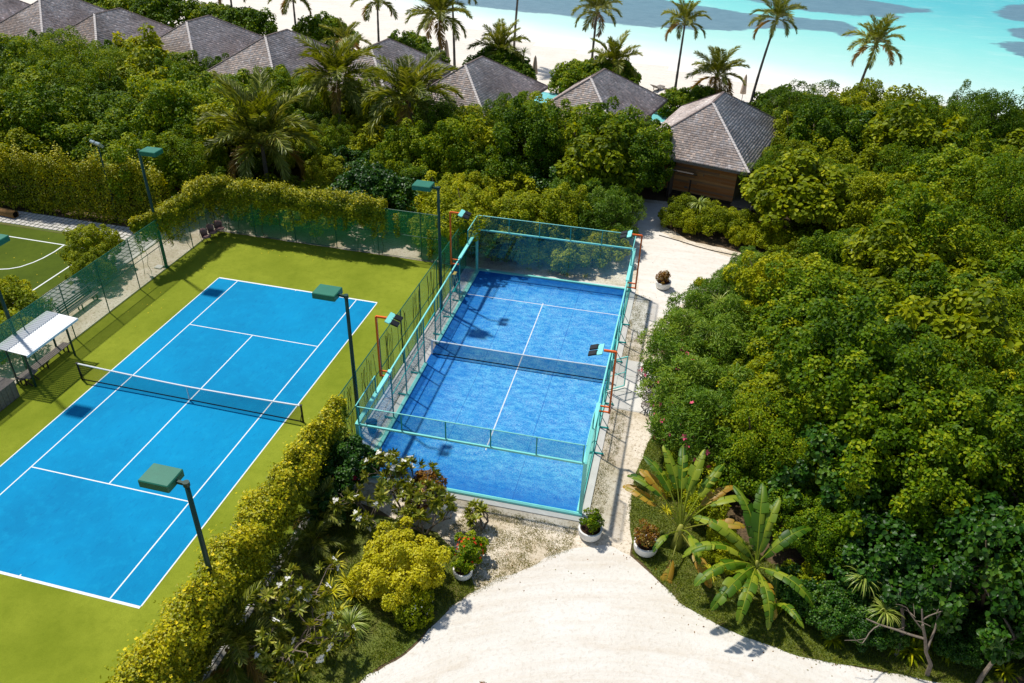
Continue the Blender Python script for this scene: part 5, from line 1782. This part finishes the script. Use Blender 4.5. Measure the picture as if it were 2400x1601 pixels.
# ------------------------------------------------------------------ creepers on fences
def creeper(name, pts, hw_, hh, zc, dens, label, seed, hang=.5, flowers=0, mat='leaf_v', size=.11, stems=True, lumpy=.3):
    """pts: polyline; hw_, hh, zc: functions of arc fraction"""
    r_ = np.random.default_rng(seed)
    pts = [np.array(p, float) for p in pts]
    seg = [np.linalg.norm(b - a) for a, b in zip(pts[:-1], pts[1:])]
    tot = sum(seg)
    cum = np.concatenate([[0], np.cumsum(seg)])
    n = int(dens * tot)
    s = r_.uniform(0, tot, n)
    P2 = np.stack([np.interp(s, cum, [p[k] for p in pts]) for k in (0, 1)], 1)
    idx = np.clip(np.searchsorted(cum, s) - 1, 0, len(seg) - 1)
    dirs = np.array([(b - a) / np.linalg.norm(b - a) for a, b in zip(pts[:-1], pts[1:])])[idx]
    nor = np.stack([dirs[:, 1], -dirs[:, 0]], 1)
    f = s / tot
    # lumps along the hedge
    th = r_.uniform(-.35 * math.pi, 1.35 * math.pi, n)
    lum = np.array([mnoise.fractal(Vector((x * .9, t2 * .8, seed)), 0.8, 2.1, 4) for x, t2 in zip(s, th)]) * lumpy * 1.5
    hwv = np.array([hw_(x) for x in f]) * (1 + lum)
    hhv = np.array([hh(x) for x in f]) * (1 + lum * .7)
    zcv = np.array([zc(x) for x in f])
    rr = r_.uniform(.35, 1.05, n) ** .5
    spr = r_.random(n) < .12
    rr[spr] *= r_.uniform(1.05, 1.4, spr.sum())
    off = np.cos(th) * hwv * rr
    zz = zcv + np.sin(th) * hhv * rr
    # trailing strands
    tr = r_.random(n) < hang * .4
    strand = np.round(s / .22)
    ln = (np.sin(strand * 12.9898) * 43758.5453) % 1
    zz[tr] = zcv[tr] - hhv[tr] * .6 - r_.uniform(0, 1, tr.sum()) * hang * 2.0 * ln[tr]
    off[tr] = np.sign(off[tr]) * hwv[tr] * r_.uniform(.5, .8, tr.sum())
    zz = np.maximum(zz, .05)
    P = np.stack([P2[:, 0] + nor[:, 0] * off, P2[:, 1] + nor[:, 1] * off, zz], 1)
    outw = np.stack([nor[:, 0] * np.cos(th), nor[:, 1] * np.cos(th), np.sin(th)], 1)
    N_ = unit(outw * .6 + np.array([0, 0, .5]) + r_.normal(0, .4, (n, 3)))
    T_ = unit(outw * .5 + r_.normal(0, .7, (n, 3)) + np.array([0, 0, -.3]))
    tn = np.clip(.44 + .16 * np.sin(th) + r_.normal(0, .2, n) + lum * .35, 0, 1)  # light on top and dark hollows are painted into the leaf tint
    sz = size * r_.uniform(.6, 1.3, n)
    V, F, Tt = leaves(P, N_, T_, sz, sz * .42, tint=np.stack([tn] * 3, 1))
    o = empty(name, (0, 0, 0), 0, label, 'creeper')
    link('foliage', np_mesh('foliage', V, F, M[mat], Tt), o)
    if stems:
        mb = MB()
        for k in range(int(tot * 1.2)):
            s0 = r_.uniform(0, tot)
            a = np.array([np.interp(s0, cum, [p[j] for p in pts]) for j in (0, 1)])
            z1 = zc(s0 / tot)
            q = [(a[0] + r_.normal(0, .05), a[1] + r_.normal(0, .12), .02)]
            for j in range(1, 7):
                q.append((a[0] + r_.normal(0, .05), a[1] + r_.normal(0, .12), z1 * j / 6))
            mb.tube(q, .014, 4)
        mb.build('stems', M['stem'], o)
    if flowers:
        fi = r_.choice(n, flowers, replace=False)
        fm = MB()
        for i in fi:
            c_ = Vector(P[i] + outw[i] * .08)
            q = Vector(unit(outw[i] + np.array([0, 0, .4]))).to_track_quat('Z', 'Y').to_matrix()
            for j in range(5):
                a = j * 1.2566
                fm.add([c_ + q @ Vector(p_) for p_ in ((0, 0, 0), (.05 * math.cos(a - .5), .05 * math.sin(a - .5), .02), (.07 * math.cos(a), .07 * math.sin(a), .03), (.05 * math.cos(a + .5), .05 * math.sin(a + .5), .02))], [(0, 1, 2, 3)])
        tag(fm.build('blossoms', M['fl_yellow'], o), kind='stuff')
    return o


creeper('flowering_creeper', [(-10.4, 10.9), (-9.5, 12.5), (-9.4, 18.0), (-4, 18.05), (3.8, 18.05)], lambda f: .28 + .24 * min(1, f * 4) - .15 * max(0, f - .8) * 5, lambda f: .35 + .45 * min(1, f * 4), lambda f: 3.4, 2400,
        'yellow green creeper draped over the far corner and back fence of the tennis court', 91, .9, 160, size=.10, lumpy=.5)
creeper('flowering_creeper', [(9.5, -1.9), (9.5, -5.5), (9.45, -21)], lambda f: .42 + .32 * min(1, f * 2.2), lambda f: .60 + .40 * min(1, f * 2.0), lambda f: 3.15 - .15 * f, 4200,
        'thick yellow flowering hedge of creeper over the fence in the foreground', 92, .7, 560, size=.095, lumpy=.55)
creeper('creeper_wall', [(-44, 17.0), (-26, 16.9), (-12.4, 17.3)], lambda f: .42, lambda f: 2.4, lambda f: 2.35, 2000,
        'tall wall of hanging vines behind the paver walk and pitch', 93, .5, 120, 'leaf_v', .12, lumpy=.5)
# vine strands hanging on the back fence
for i, (x, l) in enumerate(((4.4, 1.9), (6.7, 2.2))):
    creeper('hanging_vine', [(x, 17.95), (x + .35, 17.95)], lambda f: .12, lambda f: l * .5, lambda f: 3.5 - l * .5 - (1.2 if i else .2), 700, 'strand of yellow creeper hanging on the back fence, %s' % ('nearest the padel court' if i else 'left of the last one'), 94 + i, .1, 4, size=.1, stems=False)
# bare dry creeper stems on the fence between the courts
for i in range(9):
    yb_ = 15.5 - i * 2.3
    mb = MB()
    r_ = random.Random(200 + i)
    for k in range(7):
        y0 = yb_ + r_.uniform(-.7, .7)
        q = [(9.42, y0, .1)]
        for j in range(1, 10):
            y0 += r_.gauss(0, .07)
            q.append((9.42 + r_.uniform(-.02, .03), y0, .1 + j * .36 * r_.uniform(.9, 1.05)))
        mb.tube(q, .012, 4)
    o = mb.build('dry_vine', M['stem'])
    tag(o, 'bare dry creeper stems on fence between the courts', 'vine', 'bare stems on the fence between the courts')

# ------------------------------------------------------------------ planters
POT = MB().lathe([(.36, 0), (.47, .04), (.53, .14), (.55, .30), (.54, .42), (.56, .46), (.56, .52), (.48, .52), (.47, .44)], 36).mesh('pot', M['pot'], False)
for p_ in POT.polygons: p_.use_smooth = len(p_.vertices) == 4
SOIL = MB().lathe([(.02, .40), (.48, .43), (.475, .44), (.02, .46)], 24).mesh('soil', M['potsoil'], True)


def potted(x, y, s, lab_pot, lab_plant, mat, seed, flower=None, nfl=0, h=.62):
    o = empty('planter', (x, y, 0.02), 0, lab_pot, 'planter', 'white round planters')
    o.scale = (s, s, s)
    link('pot', POT, o)
    link('soil', SOIL, o)
    r_ = np.random.default_rng(seed)
    (V, F, T), C = crown_leaves(r_, (.46, .46, h * .75), .55 + h * .45, 22, 1500, .15, .085, .36, .5, upright=.6, lump=.35, inner=.3)
    V[:, 2] = np.maximum(V[:, 2], .47)
    q = empty('potted_shrub', (x, y, 0.02), 0, lab_plant, 'potted plant')
    q.scale = (s, s, s)
    link('foliage', np_mesh('foliage', V, F, mat, T), q)
    tm = MB()
    for c_ in C[::3]:
        c_ = Vector(c_)
        tm.tube([(c_.x * .15, c_.y * .15, .44), (c_.x * .5, c_.y * .5, .6), c_], [.018, .013, .006], 5)
    tm.build('stems', M['bark'], q)
    if flower: add_blossoms(q, nfl, flower, (.46, .46, h * .75), .55 + h * .45, .7, seed)


potted(22.5, 19.05, .9, 'white round planter standing alone on the sand path', 'small leafy shrub in the planter alone on the path', M['leaf_r'], 601)
potted(24.85, 19.3, .95, 'white round planter half hidden by the oleanders', 'sparse plant in the planter half hidden by oleanders', M['leaf_b'], 602, h=.2)
potted(21.55, -3.55, .92, 'white round planter at the near right corner of the padel court', 'green shrub in the planter by the padel court corner', M['leaf_a'], 603, h=.85)
potted(23.95, -3.75, .92, 'white round planter on the grass verge beside the fan palm', 'bronze green shrub in the planter beside the fan palm', M['leaf_r'], 604, h=.85)
potted(16.95, -7.05, .72, 'smaller white planter in front of the orange red flowered shrub', 'green plant in the smaller front planter', M['leaf_a'], 605, h=.6)
potted(19.3, -12.1, .6, 'planter mostly below the bottom edge of the picture', 'orange flowered plant poking up at the bottom edge', M['leaf_r'], 606, 'fl_red', 14, h=.6)

# ------------------------------------------------------------------ seating and canopy by the left fence
o = empty('slatted_canopy', (-8.62, .3, 0), 0, 'white slatted sunshade over a bench by the left fence of the tennis court', 'canopy')
cz = 2.35
Mr = Matrix.Rotation(R(4), 3, 'Y')
for s in (-1, 1):
    MB().box((s * .93, 0, cz - s * .065), (.07, 3.74, .12)).build('side_beam', M['white_paint'], o)
    for e in (-1, 1):
        MB().box((s * .55 - .2, e * 1.5, (cz - .14) / 2), (.08, .08, cz - .14)).build('post', M['green_dark'], o)
SL = MB().box((0, 0, 0), (1.80, .105, .03), Matrix.Rotation(R(16), 3, 'X')).mesh('slat', M['white_paint'])
for i in range(25):
    link('slat', SL, o, (0, -1.8 + i * .15, cz + .05), (0, R(4), 0))


def bench(x, y, L, rz, label, back=True, name='slatted_bench'):
    o = empty(name, (x, y, 0.01), rz, label, 'bench')
    for i in range(4):
        MB().box((-.19 + i * .125, 0, .45), (.10, L, .035)).build('seat_slat', M['grey_wood'], o)
    for s in (-1, 0, 1):
        MB().box((-.15, s * (L / 2 - .2), .215), (.06, .06, .43)).build('leg', M['dark_wood'], o)
        MB().box((.17, s * (L / 2 - .2), .215), (.06, .06, .43)).build('leg', M['dark_wood'], o)
    if back:
        for i in range(3):
            MB().box((-.27 - i * .03, 0, .58 + i * .13), (.03, L, .09)).build('back_slat', M['grey_wood'], o)
        for s in (-1, 1):
            MB().bar((-.22, s * (L / 2 - .2), .44), (-.33, s * (L / 2 - .2), .92), .05).build('back_post', M['dark_wood'], o)
    return o


bench(-11.2, 6.0, 3.0, 0, 'long grey slatted bench outside the left fence')
bench(-9.0, .4, 3.6, 0, 'dark slatted bench inside the fence beneath the white canopy', False)
t_ = empty('side_table', (-8.75, -.95, 0.01), R(10), 'small wooden table with crossed legs at the near end of the canopy bench', 'table')
MB().box((0, 0, .55), (.6, .8, .04)).build('table_top', M['grey_wood'], t_)
for s in (-1, 1):
    MB().bar((-.25, s * .3, 0), (.25, s * .3, .53), .05).bar((.25, s * .3, 0), (-.25, s * .3, .53), .05).build('crossed_leg', M['dark_wood'], t_)
o = empty('wooden_counter', (-8.85, -3.6, 0.01), 0, 'weathered plank box at the left picture edge beside the tennis turf', 'counter')
MB().bbox((-.36, -1.45, .03), (.36, 1.45, .98)).build('core', M['dark_wood'], o)
for i in range(10):
    MB().box((.385, -1.31 + i * .29, .5), (.04, .27, .94)).build('plank', M['grey_wood'], o)
for i in range(3):
    MB().box((-.13 + i * .27 - .14, -1.475, .5), (.25, .04, .94)).build('plank', M['grey_wood'], o)
    MB().box((-.13 + i * .27 - .14, 1.475, .5), (.25, .04, .94)).build('plank', M['grey_wood'], o)
MB().box((0, 0, 1.01), (.86, 3.06, .05)).build('counter_top', M['grey_wood'], o)


def wicker(x, y, rz, lab):
    o = empty('wicker_chair', (x, y, 0.01), rz, lab, 'chair', 'wicker chairs at the far left court corner')
    MB().lathe([(.2, .36), (.31, .38), (.33, .42), (.30, .45), (.02, .44)], 16).build('seat', M['wicker'], o, smooth=True)
    V, F = [], []
    n = 10
    for i in range(n + 1):
        a = math.pi * (.62 + .76 * i / n)
        hgt_ = .78 + .14 * math.sin(math.pi * i / n)
        V += [(math.cos(a) * .30, math.sin(a) * .30, .42), (math.cos(a) * .38, math.sin(a) * .36, hgt_), (math.cos(a) * .34, math.sin(a) * .32, hgt_), (math.cos(a) * .26, math.sin(a) * .26, .42)]
        if i:
            b = 4 * i
            for k in range(4): F.append((b - 4 + k, b - 4 + (k + 1) % 4, b + (k + 1) % 4, b + k))
    MB().add(V, F).build('backrest', M['wicker'], o, smooth=True)
    for a in (.8, 2.4, 3.9, 5.5):
        MB().tube([(math.cos(a) * .2, math.sin(a) * .2, .38), (math.cos(a) * .3, math.sin(a) * .3, 0)], .016, 6).build('leg', M['dark_wood'], o)


wicker(-9.0, 16.2, R(-10), 'pinkish wicker chair of three at the court corner, nearest the net')
wicker(-8.95, 16.95, R(-5), 'pinkish wicker chair in the middle of the three at the court corner')
wicker(-8.8, 17.6, R(-25), 'pinkish wicker chair of three deepest in the court corner')

# folding chairs by the padel gate
def slat_chair(x, y, rz, lab):
    o = empty('folding_chair', (x, y, 0.015), rz, lab, 'chair', 'grey slatted chairs beside the padel court')
    for i in range(4):
        MB().box((-.17 + i * .115, 0, .44), (.07, .46, .025)).build('seat_slat', M['grey_wood'], o)
    for i in range(4):
        MB().box((-.24 - i * .035, 0, .55 + i * .1), (.02, .46, .06)).build('back_slat', M['grey_wood'], o)
    for s in (-1, 1):
        MB().bar((.22, s * .24, 0), (-.22, s * .24, .5), .035).bar((-.22, s * .24, 0), (.2, s * .24, .46), .035).bar((-.2, s * .24, .44), (-.36, s * .24, .9), .035).build('side_frame', M['grey_wood'], o)
        MB().box((-.02, s * .25, .64), (.42, .05, .025)).build('armrest', M['grey_wood'], o)


slat_chair(22.3, 8.5, R(195), 'grey slatted chair standing apart on the slab by the padel gate')
slat_chair(22.75, 7.3, R(185), 'grey slatted chair furthest from the camera in the row of three')
slat_chair(22.8, 6.5, R(180), 'grey slatted chair in the middle of the row of three')
slat_chair(22.85, 5.7, R(176), 'grey slatted chair nearest the camera in the row of three')
slab_ = bpy.data.objects['paved_slab']
for i in range(2):
    for j in range(3):
        MB().bbox((20.95 + i * 1.2, 5.55 + j * 1.5, .0), (22.12 + i * 1.2, 7.02 + j * 1.5, .02 + .003 * ((i + j) % 2))).build('slab_panel', M['concrete'], slab_)

# between the courts: stepladder, wrapped bundle, bin
o = empty('stepladder', (9.95, 13.9, 0.03), R(90), 'folding stepladder with a yellow top behind the far left padel post', 'ladder')
for s in (-1, 1):
    MB().bar((s * .24, -.35, 0), (s * .15, 0, 1.7), .04).build('front_rail', M['alu'], o)
    MB().bar((s * .24, .4, 0), (s * .15, .06, 1.66), .035).build('rear_rail', M['alu'], o)
for i in range(5):
    t_ = (i + 1) / 6
    MB().box((0, -.35 + .35 * t_, 1.7 * t_), (.46 - .16 * t_, .08, .025)).build('tread', M['alu'], o)
MB().cham((0, .02, 1.73), (.4, .2, .05), .015).build('top_tray', M['yellow_plastic'], o)
o = empty('wrapped_parasol', (9.72, 14.7, 0.02), 0, 'dark blue wrapped bundle standing against the fence by the stepladder', 'bundle')
MB().lathe([(.10, .3), (.22, .6), (.26, 1.1), (.22, 1.6), (.12, 1.95), (.04, 2.1)], 14).build('cover', M['blue_cloth'], o, smooth=True)
MB().tube([(0, 0, 0), (0, 0, .5)], .04, 8).cham((0, 0, .05), (.4, .4, .1), .03).build('stand', M['teal_shaded'], o)
o = empty('blue_bin', (10.0, .25, 0.03), 0, 'dark blue bin beside the near left corner post of the padel cage', 'bin')
MB().lathe([(.16, 0), (.22, .1), (.26, .55), (.28, .6), (.26, .62), (.22, .5)], 16).build('bucket', M['blue_cloth'], o, smooth=True)
MB().lathe([(.27, .61), (.29, .64), (.2, .70), (.03, .72)], 16).build('lid', M['blue_cloth'], o, smooth=True)
o = empty('rolled_matting', (-25.2, 15.6, 0), R(-6), 'brown roll of matting lying on the pavers at the left edge', 'roll')
MB().tube([(-1.6, 0, .3), (1.1, 0, .3)], .3, 18).build('roll', M['brown_roll'], o, smooth=True)
MB().tube([(1.09, 0, .3), (1.11, 0, .3)], .2, 14).build('core', M['dark_gap'], o)
hose = MB().tube([(21.5, 26.75, .03), (23.0, 26.25, .03), (24.2, 25.75, .03), (25.4, 25.4, .03), (26.6, 25.2, .03), (28.6, 24.9, .03)], .035, 6).build('garden_hose', M['rope'], smooth=True)
tag(hose, 'dark hose lying along the upper edge of the sand path', 'hose')
o = MB().cham((-9.95, 12.0, .04), (.5, .45, .08), .02).build('stone_slab', M['concrete'])
tag(o, 'pale stone block at the foot of the corner floodlight', 'stone')

# ------------------------------------------------------------------ beach furniture
def parasol(x, y, s, lab):
    o = empty('beach_parasol', (x, y, 0), 0, lab, 'parasol', 'closed parasols on the beach')
    o.scale = (s, s, s)
    MB().tube([(0, 0, 0), (0, 0, 2.6)], .03, 8).build('pole', M['grey_wood'], o)
    MB().cham((0, 0, .06), (.5, .5, .12), .03).build('base', M['concrete'], o)
    V, F = [], []
    prof = [(.03, 2.62), (.11, 2.4), (.17, 1.9), (.22, 1.3), (.27, .85), (.24, .78)]
    n = 16
    for r_, z in prof:
        for k in range(n):
            a = 2 * math.pi * k / n
            rr = r_ * (1 + (.18 if k % 2 else -.12))
            V.append((rr * math.cos(a), rr * math.sin(a), z))
    for i in range(len(prof) - 1):
        for k in range(n): F.append((i * n + k, i * n + (k + 1) % n, (i + 1) * n + (k + 1) % n, (i + 1) * n + k))
    MB().add(V, F).build('canopy', M['umbrella'], o, smooth=True)


parasol(-7.3, 64.6, 1.2, 'closed beige parasol on the sand right of the bushy beach palm')
parasol(3.9, 62.2, 1.1, 'closed pale parasol right of the bush behind the third villa')
parasol(26.8, 62.4, 1.1, 'closed parasol behind the nearest villa beside the low palm')


def lounger(x, y, rz, lab):
    o = empty('sun_lounger', (x, y, 0), rz, lab, 'sun lounger', 'sun loungers on the beach')
    MB().box((0, -.35, .32), (.7, 1.3, .06)).build('seat', M['grey_wood'], o)
    MB().box((0, .6, .52), (.7, .8, .06), Matrix.Rotation(R(32), 3, 'X')).build('backrest', M['grey_wood'], o)
    for a in (-.3, .3):
        for b in (-.9, .25): MB().box((a, b, .15), (.06, .06, .3)).build('leg', M['dark_wood'], o)


lounger(17.6, 63.6, R(150), 'dark sun lounger on the sand between the two nearest villas')
lounger(18.9, 63.0, R(150), 'paler sun lounger right of the dark one on the sand')


# ------------------------------------------------------------------ grass blades and petals
def blades(name, poly, n, seed, mat, L=(.05, .12), w=.012, z=.014, thr=None, scale=.6, label=None):
    r_ = np.random.default_rng(seed)
    xs_, ys_ = np.array([p[0] for p in poly]), np.array([p[1] for p in poly])
    P = []
    while len(P) < n:
        x, y = r_.uniform(xs_.min(), xs_.max()), r_.uniform(ys_.min(), ys_.max())
        if not in_poly(x, y, poly): continue
        if thr is not None and mnoise.fractal(Vector((x * scale, y * scale, seed)), 1.0, 2.0, 4) < thr + r_.uniform(-.35, .35): continue
        P.append((x + r_.normal(0, .05), y + r_.normal(0, .05), z))
    P = np.array(P)
    n = len(P)
    az = r_.uniform(0, 6.28, n)
    el = r_.uniform(.3, 1.4, n)
    T = np.stack([np.cos(az) * np.cos(el), np.sin(az) * np.cos(el), np.sin(el)], 1)
    sdv = np.stack([-np.sin(az), np.cos(az), np.zeros(n)], 1)
    Ln = r_.uniform(L[0], L[1], n)[:, None]
    V = np.stack([P - sdv * w, P + sdv * w, P + T * Ln], 1).reshape(-1, 3)
    F = np.arange(3 * n).reshape(-1, 3)
    tn = np.repeat(np.clip(.5 + r_.normal(0, .2, n), 0, 1), 3)
    o = link(name, np_mesh(name, V, [F], mat, np.stack([tn] * 3, 1)))
    tag(o, label, 'grass', kind='stuff')


blades('lawn_grass', lawnL, 52000, 1, M['grass'], (.05, .13), .014, .014, -.25, .6, 'short green grass of the garden lawn left of the sand road')
blades('verge_grass', lawnR, 52000, 2, M['grass'], (.05, .14), .014, .015, None, .6, 'short green grass on the verge right of the sand road')
blades('sparse_grass', [(17.2, -8.3), (19.7, -5.7), (21.0, -4.5), (21.0, -3.2), (16.2, -3.2), (15.4, -5.4), (16.9, -6.4)], 14000, 3, M['grass_dry'], (.03, .08), .010, .006, -.12, 1.6, 'sparse grass growing through the sand before the padel court')
blades('path_grass', [(21.1, -3), (21.9, -3), (22.0, 5.4), (21.2, 5.4)], 4500, 4, M['grass_dry'], (.03, .08), .010, .006, -.1, 2.0, 'sparse grass on the sand beside the padel apron')
blades('path_grass_far', [(21.0, 10.2), (22.2, 10.2), (21.9, 17.6), (20.9, 17.6)], 4500, 5, M['grass_dry'], (.03, .08), .010, .006, -.1, 2.0, 'sparse dry grass beside the padel court beyond the slab')
r_ = np.random.default_rng(8)
mb = MB()
for i in range(110):
    x, y = (r_.uniform(-8.9, 0), r_.uniform(15.6, 17.7)) if i < 70 else (r_.uniform(-9, -6.5), r_.uniform(3, 17)) if i < 90 else (r_.uniform(-24, -15), r_.uniform(5, 14))
    s = r_.uniform(.02, .045)
    a = r_.uniform(0, 6.28)
    mb.add([(x + s * math.cos(a + k * 1.57), y + s * math.sin(a + k * 1.57), .022 + .01 * (k % 2)) for k in range(4)], [(0, 1, 2, 3)])
lt = []
for i in range(160):
    k = r_.integers(0, 3)
    if k == 0:
        a_, b_ = sandR[r_.integers(0, 12)], None
        x, y = a_[0] + r_.normal(0, .5), a_[1] - abs(r_.normal(0, .5))
    elif k == 1:
        x, y = r_.uniform(15, 23), -4.5 - abs(r_.normal(0, 1.2)) - max(0, 19 - r_.uniform(15, 23)) * .4
    else:
        x, y = r_.uniform(21.2, 23), r_.uniform(-4, 24)
    az_, s_ = r_.uniform(0, 6.28), r_.uniform(.03, .06)
    lt.append((x, y, .022, az_, s_))
lt = np.array(lt)
LP = lt[:, :3]
LN = unit(np.stack([r_.normal(0, .25, len(lt)), r_.normal(0, .25, len(lt)), np.ones(len(lt))], 1))
LT_ = np.stack([np.cos(lt[:, 3]), np.sin(lt[:, 3]), np.zeros(len(lt))], 1)
V, F, Tt = leaves(LP, LN, LT_, lt[:, 4] * 1.6, lt[:, 4] * .4, tint=np.stack([r_.uniform(0, 1, len(lt))] * 3, 1))
tag(link('leaf_litter', np_mesh('leaf_litter', V, F, M['leaf_r'], Tt)), 'fallen leaves scattered along the edges of the sand road', 'leaf litter', kind='stuff')
tag(mb.build('fallen_petals', M['fl_yellow']), 'scattered pale petals fallen on the turf', 'petals', kind='stuff')


# ------------------------------------------------------------------ tell look-alikes apart by their order across the picture
ORD = ['leftmost', 'second from left', 'third from left', 'fourth from left', 'fifth from left', 'sixth from left', 'seventh from left', 'eighth from left', 'ninth from left', 'tenth from left', 'eleventh from left', 'twelfth from left', 'thirteenth from left', 'fourteenth from left', 'fifteenth from left', 'sixteenth from left', 'seventeenth from left', 'eighteenth from left', 'nineteenth from left', 'twentieth from left']
byl = {}
for o in list(bpy.data.objects):
    if o.parent is None and 'label' in o.keys() and o.get('kind') is None:
        byl.setdefault(o['label'], []).append(o)
for lab, obs in byl.items():
    if len(obs) < 2: continue

    def scr(o):
        c_ = o.matrix_basis.translation if o.type == 'EMPTY' else (Vector(o.bound_box[0]) + Vector(o.bound_box[6])) / 2
        p_ = CAM_INV @ Vector((c_.x, c_.y, 1.5))
        return p_.x / -p_.z
    obs.sort(key=scr)
    for i, o in enumerate(obs):
        if len(obs) <= 20:
            tail = 'rightmost' if i == len(obs) - 1 else ORD[i]
            if len(lab.split()) + len(tail.split()) <= 16:
                o['label'] = lab + ', ' + tail
